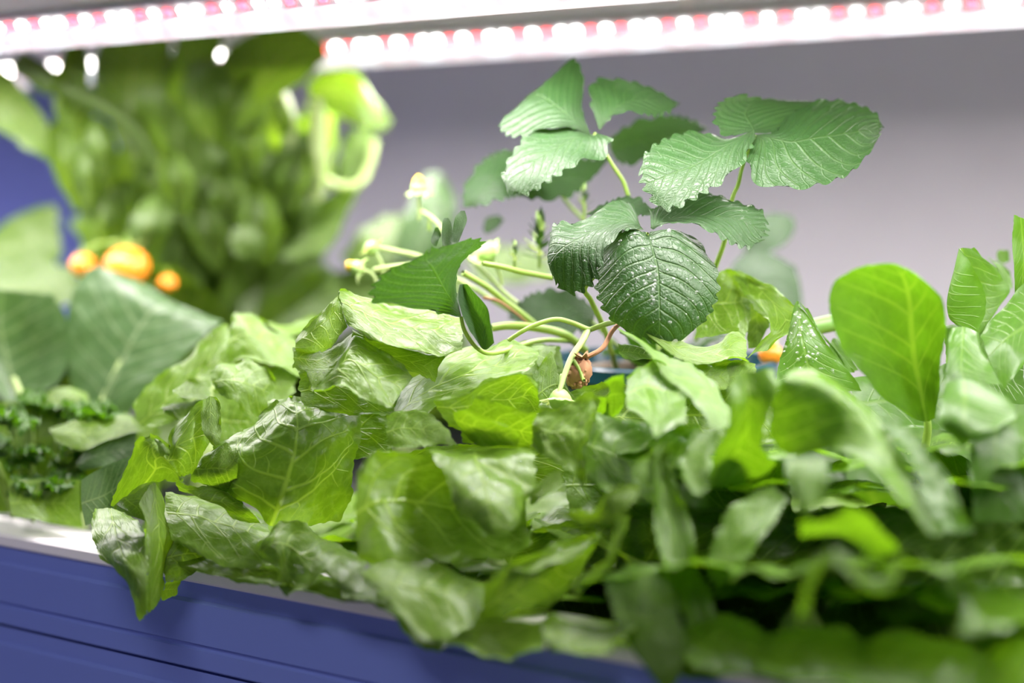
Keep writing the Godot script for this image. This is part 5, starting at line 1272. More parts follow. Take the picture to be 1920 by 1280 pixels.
	o = blade(t, "leaf", M.pak, [[[-35, 192, -161, -32, 191, -162, -30, 193, -164], [-36, 196, -161, -33, 196, -162, -30, 196, -164], [-35, 199, -161, -32, 199, -163, -30, 199, -164]]], {"jag": 0.5, "curl": 0.8, "bump": 0.5, "bf": 60, "ruffle": 0.6, "cell": 1.8, "top_edge": false})
	o = blade(t, "leaf", M.pak, [[[-39, 196, -147, -36, 193, -148, -34, 191, -149], [-32, 191, -153, -29, 186, -151, -29, 179, -149], [-27, 186, -155, -25, 182, -154, -24, 176, -151]]], {"jag": 0.5, "curl": 0.8, "bump": 0.5, "bf": 60, "ruffle": 0.6, "cell": 1.8, "top_edge": false})
	o = blade(t, "leaf", M.pak, [[[-26, 132, 90, -25, 133, 87, -23, 132, 84], [-18, 125, 98, -15, 127, 91, -9, 124, 92], [-10, 117, 106, -6, 119, 98, 0, 117, 100], [-3, 109, 114, 2, 111, 107, 8, 111, 108], [4, 101, 122, 9, 102, 115, 14, 104, 116], [14, 94, 130, 16, 93, 123, 21, 95, 125]]], {"jag": 1.4, "curl": 1.5, "bump": 2.5, "bf": 90, "ruffle": 0.8, "cell": 2.6, "top_edge": false})
	stalk(t, "petiole", M.stem, [-42, 81, -32, -39, 101, -27, -37, 114, -23, -40, 127, -21], 2.6, 1.6, 1.0)
	o = blade(t, "leaf", M.pak, [[[-85, 134, -35, -76, 120, -31, -68, 108, -25], [-70, 135, -48, -64, 122, -41, -59, 108, -31], [-51, 137, -62, -48, 122, -52, -45, 108, -41], [-37, 142, -71, -34, 125, -61, -31, 108, -50]]], {"jag": 0.5, "curl": 0.8, "bump": 0.5, "bf": 60, "ruffle": 0.6, "cell": 1.8, "top_edge": false})
	o = blade(t, "leaf", M.pak, [[[-44, 161, -75, -39, 143, -64, -33, 121, -50], [-32, 161, -86, -26, 143, -73, -20, 121, -58], [-20, 159, -91, -15, 141, -78, -10, 122, -62], [-7, 152, -91, -2, 138, -80, 3, 122, -67]]], {"jag": 0.5, "curl": 0.8, "bump": 0.5, "bf": 60, "ruffle": 0.6, "cell": 1.8, "top_edge": false})
	rosette(t, Vector3(0.02, 0.02, -0.03), 10, 0.10, 0.06, 1.0, 0.6, M.pak, 9)
	crown(t, Vector3(0, 0, 0), 0.014, 0.05, M.stem_pale)


func grow_coll() -> void:
	var t := thing("collard_plant", "collard plant with two large dusty green leaves and pale midribs", "collard", Vector3(-0.741, DECK_Y, -0.645))
	var o: MeshInstance3D
	o = blade(t, "leaf", M.collard, [[[21, 89, -1, 33, 88, -2, 54, 90, -9], [5, 106, -5, 36, 108, -12, 62, 106, -16], [-6, 130, -13, 37, 124, -21, 74, 119, -28], [-15, 157, -23, 40, 140, -30, 84, 135, -41], [-11, 182, -40, 46, 156, -41, 90, 146, -53], [16, 176, -52, 54, 160, -53, 92, 148, -59]]], {"bump": 1.0, "bf": 45, "ruffle": 0.5, "cell": 2.8, "top_edge": false})
	o = blade(t, "leaf", M.collard, [[[-17, 94, 27, -16, 96, 21, -7, 101, 18], [-35, 112, 31, -28, 108, 15, 3, 109, 4], [-53, 134, 32, -39, 126, 11, 2, 126, -6], [-60, 154, 29, -46, 146, 9, -3, 147, -11], [-58, 168, 20, -47, 168, 5, -17, 165, -11]]], {"bump": 1.0, "bf": 45, "ruffle": 0.5, "cell": 2.8, "top_edge": false})
	stalk(t, "petiole", M.stem_pale, [-22, 36, 25, -20, 65, 23, -18, 83, 21, -17, 97, 18, -29, 110, 14], 3.6, 2.2, 1.0)
	stalk(t, "petiole", M.stem_pale, [20, 38, 12, 25, 61, 8, 31, 84, 0, 32, 100, -9, 35, 122, -21], 3.4, 1.8, 1.0)
	o = blade(t, "leaf", M.lettuce, [[[20, 99, 39, 23, 96, 41, 27, 95, 40], [25, 108, 30, 32, 102, 34, 40, 96, 37], [35, 110, 22, 43, 105, 27, 50, 97, 31], [46, 106, 18, 50, 102, 21, 55, 97, 24]]], {"bump": 1.0, "bf": 45, "ruffle": 0.5, "cell": 2.8, "top_edge": false})
	o = blade(t, "leaf", M.lettuce, [[[73, 93, 73, 75, 92, 74, 80, 87, 75], [82, 98, 58, 92, 90, 64, 97, 82, 70], [93, 98, 48, 103, 92, 55, 107, 87, 61], [105, 100, 40, 112, 96, 45, 116, 91, 50], [114, 95, 40, 118, 92, 42, 121, 91, 44]]], {"bump": 1.0, "bf": 45, "ruffle": 0.5, "cell": 2.8, "top_edge": false})
	o = blade(t, "leaf", M.collard, [[[93, 75, 71, 95, 73, 72, 100, 71, 72], [100, 86, 61, 107, 80, 64, 114, 74, 68], [117, 92, 45, 122, 83, 52, 125, 74, 59]]], {"bump": 1.0, "bf": 45, "ruffle": 0.5, "cell": 2.8, "top_edge": false})
	o = blade(t, "leaf", M.collard, [[[133, 74, 103, 138, 62, 108, 144, 51, 111], [138, 79, 94, 146, 66, 99, 152, 54, 103], [153, 87, 84, 157, 74, 91, 157, 60, 102]]], {"bump": 1.0, "bf": 45, "ruffle": 0.5, "cell": 2.8, "top_edge": false})
	o = blade(t, "leaf", M.lettuce, [[[66, 66, 98, 74, 54, 104, 81, 48, 108], [80, 66, 84, 89, 54, 91, 98, 45, 99], [102, 66, 76, 109, 54, 83, 118, 43, 90]]], {"bump": 1.0, "bf": 45, "ruffle": 0.5, "cell": 2.8, "top_edge": false})
	o = blade(t, "leaf", M.lettuce, [[[-15, 99, 61, -5, 71, 70, 5, 36, 80], [21, 102, 33, 33, 70, 44, 45, 36, 56], [64, 96, 19, 73, 68, 29, 84, 38, 41], [100, 88, 10, 108, 67, 18, 117, 39, 28]]], {"bump": 1.0, "bf": 45, "ruffle": 0.5, "cell": 2.8, "top_edge": false})
	crown(t, Vector3(0, 0, 0), 0.014, 0.06, M.stem_pale)


func grow_herb() -> void:
	var t := thing("parsley_plant", "small curly parsley plant beside the white planter rim", "herb", Vector3(-0.694, DECK_Y, -0.579))
	var o: MeshInstance3D
	herb(t, 90, 3)


func grow_tom() -> void:
	var t := thing("tomato_plant", "small tomato plant with orange fruits behind the collard leaves", "tomato plant", Vector3(-0.804, DECK_Y, -0.757))
	var o: MeshInstance3D
	stalk(t, "stem", M.stem, [-8, 96, -10, 1, 138, -9, 5, 170, -3, 6, 194, -1, -8, 196, 7, -14, 191, 17], 1.6, 1.0, 1.0)
	stalk(t, "stem", M.stem, [5, 154, -5, 23, 163, -10, 34, 171, -15], 1.2, 0.8, 1.0)
	tomato(t, Vector3(0.0168, 0.1795, 0.0059), 0.0165)
	tomato(t, Vector3(-0.0124, 0.1802, 0.0212), 0.0095)
	tomato(t, Vector3(0.0387, 0.1670, -0.0129), 0.007)
	rosette(t, Vector3(0, 0.0, 0), 8, 0.09, 0.05, 0.7, 0.9, M.chard, 31)
	crown(t, Vector3(0, 0, 0), 0.008, 0.08, M.stem)


func grow_tom2() -> void:
	var t := thing("tomato_plant", "single orange fruit peeping out beside the cup-shaped lettuce leaf", "tomato plant", Vector3(-0.306, DECK_Y, -0.810))
	var o: MeshInstance3D
	tomato(t, Vector3(0.0037, 0.1377, 0.0146), 0.0075)
	stalk(t, "stem", M.stem, [4, 100, 10, 5, 120, 11, 4, 129, 15], 1.2, 0.9, 1.0)
	rosette(t, Vector3(0, 0.0, 0), 6, 0.06, 0.04, 0.6, 0.9, M.pak, 33)


func grow_tall() -> void:
	var t := thing("chard_plant", "tall chard plant with a dense bunch of leaves reaching up to the grow light", "chard", Vector3(-0.779, DECK_Y, -0.823))
	var o: MeshInstance3D
	o = blade(t, "leaf", M.chard, [[[-154, 323, 79, -149, 306, 83, -144, 292, 88], [-143, 329, 65, -137, 305, 71, -135, 281, 78], [-128, 311, 58, -123, 289, 64, -121, 271, 71], [-116, 294, 53, -110, 276, 57, -108, 262, 64], [-105, 278, 52, -102, 267, 54, -103, 258, 58]]], {"jag": 2.5, "bump": 1.2, "bf": 40, "ruffle": 1.5, "rf": 40, "cell": 4.5})
	stalk(t, "rolled_leaf", M.chard, [-120, 333, 69, -90, 316, 59, -67, 304, 46, -45, 285, 29, -32, 253, 13], 10, 6, 1.0)
	o = blade(t, "leaf", M.chard, [[[-122, 329, 70, -117, 337, 66, -105, 333, 59], [-111, 315, 68, -98, 322, 63, -90, 318, 54], [-100, 308, 62, -89, 309, 58, -80, 310, 50]]], {"jag": 2.5, "bump": 1.2, "bf": 40, "ruffle": 1.5, "rf": 40, "cell": 4.5})
	o = blade(t, "leaf", M.chard, [[[28, 281, -3, 39, 281, -10, 46, 284, -15], [6, 313, -5, 31, 302, -13, 54, 306, -28], [13, 342, -19, 41, 322, -27, 67, 318, -40], [27, 361, -36, 52, 342, -42, 79, 335, -54], [49, 367, -52, 61, 359, -56, 76, 346, -61]]], {"jag": 2.5, "bump": 1.2, "bf": 40, "ruffle": 1.5, "rf": 40, "cell": 4.5})
	o = blade(t, "leaf", M.chard, [[[59, 318, -56, 64, 311, -54, 67, 305, -53], [69, 329, -69, 80, 311, -64, 88, 292, -59], [88, 328, -80, 98, 307, -72, 104, 285, -61], [108, 305, -83, 112, 294, -77, 112, 281, -68], [122, 290, -82, 123, 287, -80, 122, 283, -77]]], {"jag": 2.5, "bump": 1.2, "bf": 40, "ruffle": 1.5, "rf": 40, "cell": 4.5})
	o = blade(t, "leaf", M.chard, [[[73, 283, -89, 84, 283, -94, 92, 281, -101], [71, 264, -83, 83, 264, -88, 93, 263, -97], [68, 246, -77, 80, 244, -82, 90, 248, -91]]], {"jag": 2.5, "bump": 1.2, "bf": 40, "ruffle": 1.5, "rf": 40, "cell": 4.5})
	stalk(t, "stem", M.stem_pale, [59, 257, -60, 65, 248, -63, 77, 240, -69, 91, 240, -78, 95, 253, -87, 97, 275, -94], 3.5, 3.0, 1.0)
	o = blade(t, "leaf", M.chard, [[[45, 277, -48, 56, 282, -55, 62, 280, -59], [44, 264, -40, 57, 264, -48, 69, 260, -59], [52, 242, -39, 63, 240, -45, 74, 238, -55]]], {"jag": 2.5, "bump": 1.2, "bf": 40, "ruffle": 1.5, "rf": 40, "cell": 4.5})
	stalk(t, "stem", M.stem_pale, [34, 312, -51, 42, 297, -51, 47, 282, -50, 46, 257, -52], 7, 6, 1.0)
	stalk(t, "stem", M.stem_pale, [67, 305, -59, 69, 284, -58, 71, 256, -56, 63, 229, -59], 8, 6, 1.0)
	o = blade(t, "leaf", M.chard, [[[54, 184, -25, 57, 183, -27, 60, 181, -28], [67, 200, -40, 73, 192, -38, 80, 185, -35], [82, 213, -56, 87, 204, -53, 90, 193, -48], [90, 224, -67, 92, 220, -64, 92, 215, -61]]], {"jag": 2.5, "bump": 1.2, "bf": 40, "ruffle": 1.5, "rf": 40, "cell": 4.5})
	o = blade(t, "leaf", M.chard, [[[33, 206, 2, 41, 210, -3, 49, 208, -7], [33, 196, 6, 46, 197, 1, 55, 197, -7], [37, 186, 5, 45, 184, 0, 53, 187, -5]]], {"jag": 2.5, "bump": 1.2, "bf": 40, "ruffle": 1.5, "rf": 40, "cell": 4.5})
	o = blade(t, "leaf", M.chard, [[[-58, 267, 27, -49, 267, 21, -39, 267, 16], [-76, 305, 28, -54, 303, 20, -37, 304, 4], [-83, 333, 25, -55, 334, 15, -33, 333, -5], [-81, 357, 19, -58, 358, 9, -39, 357, -7]]], {"jag": 2.5, "bump": 1.2, "bf": 40, "ruffle": 1.5, "rf": 40, "cell": 4.5})
	o = blade(t, "leaf", M.chard, [[[-24, 271, 0, -15, 271, -5, -6, 275, -11], [-39, 306, -1, -21, 304, -7, -8, 307, -20], [-41, 333, -8, -22, 333, -14, -8, 335, -28], [-34, 361, -17, -20, 363, -24, -6, 361, -35]]], {"jag": 2.5, "bump": 1.2, "bf": 40, "ruffle": 1.5, "rf": 40, "cell": 4.5})
	o = blade(t, "leaf", M.chard, [[[-20, 268, -31, -14, 272, -35, -5, 276, -42], [-32, 300, -34, -13, 307, -40, 0, 300, -53], [-25, 332, -44, -8, 331, -50, 7, 326, -63], [-15, 354, -55, -1, 352, -61, 14, 351, -72]]], {"jag": 2.5, "bump": 1.2, "bf": 40, "ruffle": 1.5, "rf": 40, "cell": 4.5})
	o = blade(t, "leaf", M.chard, [[[-68, 229, 21, -74, 227, 11, -62, 229, 17], [-64, 245, 28, -63, 244, 14, -45, 245, 17], [-55, 260, 35, -52, 259, 20, -32, 260, 21], [-52, 274, 27, -53, 273, 14, -36, 274, 18], [-50, 283, 16, -58, 282, 6, -47, 283, 14]]], {"jag": 2.5, "bump": 1.2, "bf": 40, "ruffle": 1.5, "rf": 40, "cell": 4.5})
	o = blade(t, "leaf", M.chard, [[[-61, 235, -18, -49, 233, -11, -55, 235, -21], [-65, 253, -6, -47, 251, -3, -47, 253, -17], [-62, 268, 5, -42, 266, 7, -40, 268, -9], [-66, 283, 1, -49, 281, 5, -50, 283, -9], [-68, 293, -9, -58, 291, -1, -65, 293, -10]]], {"jag": 2.5, "bump": 1.2, "bf": 40, "ruffle": 1.5, "rf": 40, "cell": 4.5})
	o = blade(t, "leaf", M.chard, [[[-37, 238, -12, -42, 237, -22, -31, 238, -15], [-32, 256, -5, -31, 255, -19, -13, 256, -16], [-22, 271, 2, -19, 270, -14, 1, 271, -13], [-18, 286, -7, -19, 285, -21, -2, 286, -17], [-15, 295, -20, -22, 295, -29, -13, 295, -21]]], {"jag": 2.5, "bump": 1.2, "bf": 40, "ruffle": 1.5, "rf": 40, "cell": 4.5})
	o = blade(t, "leaf", M.chard, [[[-10, 231, -28, 1, 229, -21, -4, 231, -32], [-13, 247, -16, 5, 246, -13, 6, 247, -28], [-10, 262, -6, 10, 260, -4, 13, 262, -20], [-13, 276, -11, 4, 275, -7, 4, 276, -21], [-13, 285, -21, -3, 283, -13, -10, 285, -23]]], {"jag": 2.5, "bump": 1.2, "bf": 40, "ruffle": 1.5, "rf": 40, "cell": 4.5})
	o = blade(t, "leaf", M.chard, [[[-2, 216, 25, -8, 214, 15, 4, 216, 21], [-5, 231, 37, -4, 230, 22, 15, 231, 25], [-1, 245, 47, 2, 243, 31, 23, 245, 33], [-3, 258, 42, -4, 257, 28, 13, 258, 32], [-4, 266, 32, -11, 265, 22, -1, 266, 30]]], {"jag": 2.5, "bump": 1.2, "bf": 40, "ruffle": 1.5, "rf": 40, "cell": 4.5})
	o = blade(t, "leaf", M.chard, [[[-30, 214, -27, -18, 213, -20, -24, 214, -31], [-29, 229, -18, -11, 227, -14, -10, 229, -29], [-22, 242, -9, -2, 240, -7, 1, 242, -23], [-22, 255, -16, -5, 253, -12, -5, 255, -26], [-20, 262, -27, -10, 260, -19, -17, 262, -29]]], {"jag": 2.5, "bump": 1.2, "bf": 40, "ruffle": 1.5, "rf": 40, "cell": 4.5})
	o = blade(t, "leaf", M.chard, [[[-56, 212, 12, -62, 210, 1, -50, 212, 8], [-54, 228, 20, -53, 226, 5, -34, 228, 8], [-46, 242, 27, -42, 240, 11, -21, 242, 12], [-43, 256, 19, -43, 254, 6, -26, 256, 9], [-41, 264, 8, -48, 263, -2, -38, 264, 6]]], {"jag": 2.5, "bump": 1.2, "bf": 40, "ruffle": 1.5, "rf": 40, "cell": 4.5})
	o = blade(t, "leaf", M.chard, [[[-73, 240, 34, -61, 238, 41, -68, 240, 30], [-74, 256, 44, -56, 254, 48, -57, 256, 34], [-69, 270, 54, -49, 268, 56, -48, 270, 41], [-72, 285, 48, -55, 283, 53, -57, 285, 39], [-73, 293, 39, -62, 291, 47, -70, 293, 37]]], {"jag": 2.5, "bump": 1.2, "bf": 40, "ruffle": 1.5, "rf": 40, "cell": 4.5})
	o = blade(t, "leaf", M.chard, [[[-76, 200, 17, -82, 199, 6, -70, 200, 13], [-79, 217, 28, -78, 215, 14, -60, 217, 16], [-75, 231, 38, -72, 229, 22, -51, 231, 24], [-77, 245, 33, -78, 244, 20, -61, 245, 23], [-78, 253, 23, -86, 252, 14, -76, 253, 22]]], {"jag": 2.5, "bump": 1.2, "bf": 40, "ruffle": 1.5, "rf": 40, "cell": 4.5})
	o = blade(t, "leaf", M.chard, [[[-92, 214, 34, -80, 213, 41, -87, 214, 31], [-92, 233, 43, -74, 231, 47, -75, 233, 33], [-86, 249, 52, -66, 248, 54, -64, 249, 39], [-87, 266, 46, -70, 264, 50, -72, 266, 37], [-88, 275, 36, -77, 273, 44, -85, 275, 34]]], {"jag": 2.5, "bump": 1.2, "bf": 40, "ruffle": 1.5, "rf": 40, "cell": 4.5})
	o = blade(t, "leaf", M.chard, [[[26, 241, -16, 21, 239, -27, 32, 241, -20], [26, 256, -6, 28, 255, -21, 45, 256, -17], [32, 270, 3, 36, 269, -13, 55, 270, -11], [33, 283, -4, 33, 283, -18, 49, 283, -14], [34, 292, -15, 27, 291, -25, 37, 292, -17]]], {"jag": 2.5, "bump": 1.2, "bf": 40, "ruffle": 1.5, "rf": 40, "cell": 4.5})
	o = blade(t, "leaf", M.chard, [[[19, 220, -46, 30, 219, -38, 25, 220, -49], [17, 238, -35, 35, 236, -31, 36, 238, -47], [22, 253, -26, 42, 251, -23, 45, 253, -40], [22, 268, -32, 38, 266, -27, 38, 268, -42], [22, 277, -43, 32, 275, -34, 25, 277, -44]]], {"jag": 2.5, "bump": 1.2, "bf": 40, "ruffle": 1.5, "rf": 40, "cell": 4.5})
	o = blade(t, "leaf", M.chard, [[[8, 198, -15, 3, 197, -26, 14, 198, -19], [8, 216, -5, 9, 214, -20, 26, 216, -17], [13, 231, 4, 16, 230, -12, 35, 231, -10], [12, 246, -2, 12, 245, -16, 28, 246, -12], [13, 255, -13, 6, 254, -23, 16, 255, -15]]], {"jag": 2.5, "bump": 1.2, "bf": 40, "ruffle": 1.5, "rf": 40, "cell": 4.5})
	o = blade(t, "leaf", M.chard, [[[-41, 176, -12, -28, 176, -6, -33, 176, -17], [-46, 196, 0, -25, 195, 1, -21, 196, -15], [-44, 213, 11, -19, 212, 10, -13, 213, -8], [-46, 230, 5, -26, 228, 7, -24, 230, -8], [-44, 239, -6, -33, 238, 2, -40, 239, -9]]], {"jag": 2.5, "bump": 1.2, "bf": 40, "ruffle": 1.5, "rf": 40, "cell": 4.5})
	o = blade(t, "leaf", M.chard, [[[0, 173, -10, -5, 171, -21, 7, 173, -14], [-6, 191, 3, -3, 189, -12, 16, 191, -10], [-4, 206, 15, 1, 204, -2, 23, 206, -2], [-8, 221, 10, -6, 219, -5, 12, 221, -2], [-8, 230, 0, -14, 228, -10, -4, 230, -2]]], {"jag": 2.5, "bump": 1.2, "bf": 40, "ruffle": 1.5, "rf": 40, "cell": 4.5})
	o = blade(t, "leaf", M.chard, [[[-45, 173, 34, -33, 172, 41, -38, 173, 30], [-41, 192, 41, -21, 191, 43, -19, 192, 28], [-31, 208, 47, -9, 207, 48, -4, 208, 31], [-27, 224, 38, -8, 223, 41, -7, 224, 26], [-22, 234, 25, -12, 232, 33, -19, 234, 23]]], {"jag": 2.5, "bump": 1.2, "bf": 40, "ruffle": 1.5, "rf": 40, "cell": 4.5})
	o = blade(t, "leaf", M.chard, [[[39, 178, -20, 34, 176, -31, 46, 178, -24], [35, 197, -8, 39, 195, -24, 58, 197, -22], [39, 214, 2, 44, 212, -15, 66, 214, -15], [38, 230, -4, 39, 228, -19, 57, 230, -16], [39, 239, -16, 33, 238, -26, 42, 239, -18]]], {"jag": 2.5, "bump": 1.2, "bf": 40, "ruffle": 1.5, "rf": 40, "cell": 4.5})
	o = blade(t, "leaf", M.chard, [[[37, 182, -69, 48, 181, -61, 44, 182, -73], [37, 205, -59, 54, 204, -56, 56, 205, -71], [41, 224, -50, 61, 223, -48, 65, 224, -65], [42, 244, -57, 58, 242, -53, 58, 244, -68], [43, 255, -69, 52, 253, -60, 46, 255, -71]]], {"jag": 2.5, "bump": 1.2, "bf": 40, "ruffle": 1.5, "rf": 40, "cell": 4.5})
	o = blade(t, "leaf", M.chard, [[[-94, 220, 44, -101, 218, 34, -88, 220, 41], [-98, 241, 56, -98, 240, 42, -80, 241, 44], [-96, 260, 66, -93, 259, 51, -73, 260, 52], [-100, 279, 62, -101, 278, 48, -84, 279, 52], [-102, 290, 52, -110, 289, 43, -99, 290, 51]]], {"jag": 2.5, "bump": 1.2, "bf": 40, "ruffle": 1.5, "rf": 40, "cell": 4.5})
	o = blade(t, "leaf", M.chard, [[[-106, 171, 20, -93, 170, 27, -99, 171, 16], [-104, 194, 28, -84, 193, 30, -82, 194, 15], [-96, 213, 36, -74, 212, 36, -70, 213, 19], [-95, 233, 27, -76, 231, 30, -76, 233, 16], [-92, 244, 15, -81, 242, 23, -89, 244, 13]]], {"jag": 2.5, "bump": 1.2, "bf": 40, "ruffle": 1.5, "rf": 40, "cell": 4.5})
	o = blade(t, "leaf", M.chard, [[[41, 210, -38, 37, 209, -49, 47, 210, -42], [45, 229, -31, 47, 228, -46, 64, 229, -42], [54, 245, -24, 58, 244, -40, 77, 245, -38], [58, 262, -33, 58, 261, -47, 74, 262, -43], [61, 271, -46, 55, 270, -56, 64, 271, -47]]], {"jag": 2.5, "bump": 1.2, "bf": 40, "ruffle": 1.5, "rf": 40, "cell": 4.5})
	o = blade(t, "leaf", M.chard, [[[-111, 260, 20, -99, 259, 27, -105, 260, 16], [-116, 282, 32, -96, 280, 35, -96, 282, 20], [-114, 301, 43, -92, 299, 44, -89, 301, 28], [-118, 320, 38, -100, 318, 42, -101, 320, 28], [-120, 332, 29, -109, 330, 36, -117, 332, 27]]], {"jag": 2.5, "bump": 1.2, "bf": 40, "ruffle": 1.5, "rf": 40, "cell": 4.5})
	o = blade(t, "leaf", M.chard, [[[21, 268, 2, 16, 267, -8, 27, 268, -1], [26, 285, 9, 27, 284, -5, 44, 285, -2], [35, 299, 16, 38, 298, 0, 58, 299, 3], [39, 314, 7, 39, 313, -7, 55, 314, -2], [42, 323, -5, 35, 322, -15, 45, 323, -7]]], {"jag": 2.5, "bump": 1.2, "bf": 40, "ruffle": 1.5, "rf": 40, "cell": 4.5})
	o = blade(t, "leaf", M.chard, [[[-88, 269, -13, -76, 267, -6, -81, 269, -17], [-84, 286, -5, -65, 284, -3, -63, 286, -18], [-74, 301, 1, -53, 299, 2, -49, 301, -14], [-70, 317, -8, -52, 315, -4, -52, 317, -19], [-67, 327, -20, -56, 324, -12, -64, 327, -22]]], {"jag": 2.5, "bump": 1.2, "bf": 40, "ruffle": 1.5, "rf": 40, "cell": 4.5})
	o = blade(t, "leaf", M.chard, [[[25, 256, -44, 20, 254, -55, 31, 256, -48], [27, 271, -35, 28, 270, -50, 45, 271, -47], [34, 285, -27, 37, 284, -43, 57, 285, -41], [35, 299, -34, 36, 298, -49, 52, 299, -44], [37, 307, -46, 31, 307, -56, 40, 307, -48]]], {"jag": 2.5, "bump": 1.2, "bf": 40, "ruffle": 1.5, "rf": 40, "cell": 4.5})
	o = blade(t, "leaf", M.chard, [[[-104, 294, -3, -92, 292, 4, -98, 294, -7], [-106, 313, 7, -87, 311, 10, -86, 313, -5], [-101, 329, 16, -80, 327, 18, -77, 329, 2], [-102, 346, 11, -85, 344, 14, -86, 346, 0], [-103, 357, 0, -92, 354, 8, -100, 357, -2]]], {"jag": 2.5, "bump": 1.2, "bf": 40, "ruffle": 1.5, "rf": 40, "cell": 4.5})
	o = blade(t, "leaf", M.chard, [[[-87, 293, 60, -93, 293, 50, -81, 293, 57], [-84, 310, 68, -84, 309, 54, -65, 310, 57], [-75, 323, 75, -73, 323, 60, -52, 323, 62], [-73, 338, 68, -75, 338, 55, -57, 338, 58], [-72, 348, 57, -80, 348, 47, -69, 348, 55]]], {"jag": 2.5, "bump": 1.2, "bf": 40, "ruffle": 1.5, "rf": 40, "cell": 4.5})
	o = blade(t, "leaf", M.chard, [[[43, 208, -68, 54, 207, -60, 48, 208, -71], [45, 231, -61, 61, 229, -56, 61, 231, -70], [52, 250, -53, 69, 248, -49, 71, 250, -64], [53, 269, -60, 67, 267, -55, 66, 269, -68], [54, 281, -72, 63, 279, -63, 56, 281, -73]]], {"jag": 2.5, "bump": 1.2, "bf": 40, "ruffle": 1.5, "rf": 40, "cell": 4.5})
	rosette(t, Vector3(-0.045, 0.02, -0.075), 18, 0.30, 0.08, 1.3, 0.35, M.chard, 41)
	rosette(t, Vector3(-0.04, 0.02, -0.07), 14, 0.2, 0.08, 1.1, 0.5, M.chard, 42)
	crown(t, Vector3(0, 0, 0), 0.02, 0.1, M.stem_pale)


func grow_far_mid() -> void:
	var t := thing("leafy_plant", "blurred pale green leaves behind the yellow strawberry flower", "leafy plant", Vector3(-0.694, DECK_Y, -0.972))
	var o: MeshInstance3D
	o = blade(t, "leaf", M.chard, [[[-39, 182, 35, -28, 173, 35, -13, 165, 33], [-31, 203, 16, -17, 190, 21, -5, 173, 22], [-16, 214, -1, -1, 199, 4, 9, 182, 8], [3, 217, -12, 12, 203, -8, 18, 186, -3]]], {"jag": 2.5, "bump": 1.2, "bf": 40, "ruffle": 1.5, "rf": 40, "cell": 4.5})
	o = blade(t, "leaf", M.collard, [[[11, 182, 28, 29, 178, 24, 44, 178, 8], [8, 204, 21, 35, 204, 17, 48, 200, -2], [14, 230, 9, 33, 230, 7, 46, 221, -9], [21, 250, -3, 32, 250, -7, 37, 241, -11]]], {"jag": 2.5, "bump": 1.2, "bf": 40, "ruffle": 1.5, "rf": 40, "cell": 4.5})
	o = blade(t, "leaf", M.chard, [[[-60, 163, 38, -45, 146, 43, -30, 130, 48], [-32, 172, 15, -16, 155, 22, -5, 134, 30], [-2, 177, -4, 12, 159, 1, 23, 138, 9], [32, 181, -26, 46, 164, -20, 55, 147, -15]]], {"jag": 2.5, "bump": 1.2, "bf": 40, "ruffle": 1.5, "rf": 40, "cell": 4.5})
	o = blade(t, "leaf", M.chard, [[[44, 186, -16, 55, 173, -15, 66, 156, -14], [68, 190, -36, 80, 177, -34, 87, 160, -30], [100, 186, -52, 110, 177, -52, 116, 164, -50]]], {"jag": 2.5, "bump": 1.2, "bf": 40, "ruffle": 1.5, "rf": 40, "cell": 4.5})
	o = blade(t, "leaf", M.chard, [[[-101, 166, 110, -89, 149, 110, -80, 124, 114], [-68, 183, 82, -55, 157, 85, -44, 128, 92], [-30, 174, 60, -18, 157, 63, -8, 132, 69]]], {"jag": 2.5, "bump": 1.2, "bf": 40, "ruffle": 1.5, "rf": 40, "cell": 4.5})
	rosette(t, Vector3(0, 0.02, 0), 14, 0.15, 0.08, 0.8, 0.9, M.chard, 51)
	rosette(t, Vector3(-0.13, 0.02, -0.01), 14, 0.15, 0.08, 0.8, 0.9, M.chard, 52)
	crown(t, Vector3(0, 0, 0), 0.012, 0.06, M.stem_pale)


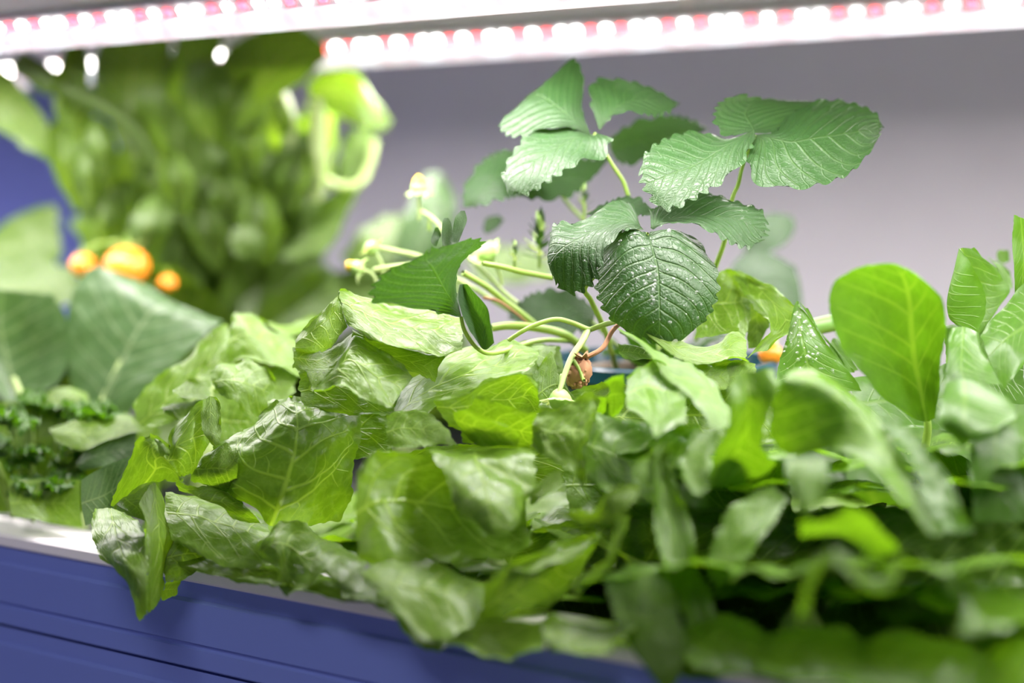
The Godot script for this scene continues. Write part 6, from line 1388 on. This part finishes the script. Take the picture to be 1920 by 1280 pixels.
func grow_far_left() -> void:
	var t := thing("leafy_plant", "blurred low green plant in front of the blue wall", "leafy plant", Vector3(-1.012, DECK_Y, -0.838))
	var o: MeshInstance3D
	o = blade(t, "leaf", M.chard, [[[26, 200, 52, 38, 185, 58, 51, 163, 65], [37, 214, 32, 54, 191, 42, 69, 167, 51], [53, 223, 19, 67, 200, 29, 83, 170, 39], [68, 223, 12, 78, 204, 20, 88, 181, 29]]], {"jag": 2.5, "bump": 1.2, "bf": 40, "ruffle": 1.5, "rf": 40, "cell": 4.5})
	o = blade(t, "leaf", M.chard, [[[78, 169, 95, 88, 155, 100, 96, 141, 105], [98, 172, 80, 110, 158, 86, 118, 143, 91], [120, 178, 66, 130, 162, 73, 138, 144, 79], [137, 174, 58, 143, 164, 63, 149, 150, 68]]], {"jag": 2.5, "bump": 1.2, "bf": 40, "ruffle": 1.5, "rf": 40, "cell": 4.5})
	rosette(t, Vector3(0, 0.02, 0), 14, 0.15, 0.08, 0.8, 0.9, M.chard, 61)
	crown(t, Vector3(0, 0, 0), 0.012, 0.06, M.stem_pale)


func grow_far_right() -> void:
	var t := thing("leafy_plant", "low green plant behind the pot and the strawberry runners", "leafy plant", Vector3(-0.465, DECK_Y, -0.853))
	var o: MeshInstance3D
	rosette(t, Vector3(0, 0.0, 0), 14, 0.11, 0.06, 0.6, 0.9, M.chard, 71)
	crown(t, Vector3(0, 0, 0), 0.012, 0.05, M.stem_pale)


func grow_far_pak() -> void:
	var t := thing("leafy_plant", "low green plant behind the pak choi, under the grey wall", "leafy plant", Vector3(-0.261, DECK_Y, -0.916))
	var o: MeshInstance3D
	o = blade(t, "leaf", M.pak, [[[-72, 102, 99, -64, 81, 108, -54, 55, 123], [-46, 110, 76, -37, 84, 89, -27, 54, 105], [-15, 111, 57, -6, 84, 73, 4, 55, 91]]], {"jag": 0.5, "curl": 0.8, "bump": 0.5, "bf": 60, "ruffle": 0.6, "cell": 1.8, "top_edge": false})
	o = blade(t, "leaf", M.pak, [[[-15, 108, 75, -7, 83, 88, 2, 57, 104], [16, 114, 50, 25, 86, 66, 34, 57, 84], [48, 113, 34, 56, 86, 51, 65, 58, 70]]], {"jag": 0.5, "curl": 0.8, "bump": 0.5, "bf": 60, "ruffle": 0.6, "cell": 1.8, "top_edge": false})
	o = blade(t, "leaf", M.pak, [[[45, 111, 48, 52, 87, 61, 60, 59, 78], [72, 115, 28, 79, 87, 44, 88, 59, 64], [101, 113, 16, 107, 88, 32, 115, 60, 52]]], {"jag": 0.5, "curl": 0.8, "bump": 0.5, "bf": 60, "ruffle": 0.6, "cell": 1.8, "top_edge": false})
	rosette(t, Vector3(0, 0.0, 0), 14, 0.11, 0.07, 0.55, 0.9, M.pak, 72)
	rosette(t, Vector3(0.12, 0.0, -0.02), 14, 0.11, 0.07, 0.55, 0.9, M.pak, 73)
	crown(t, Vector3(0, 0, 0), 0.012, 0.05, M.stem_pale)
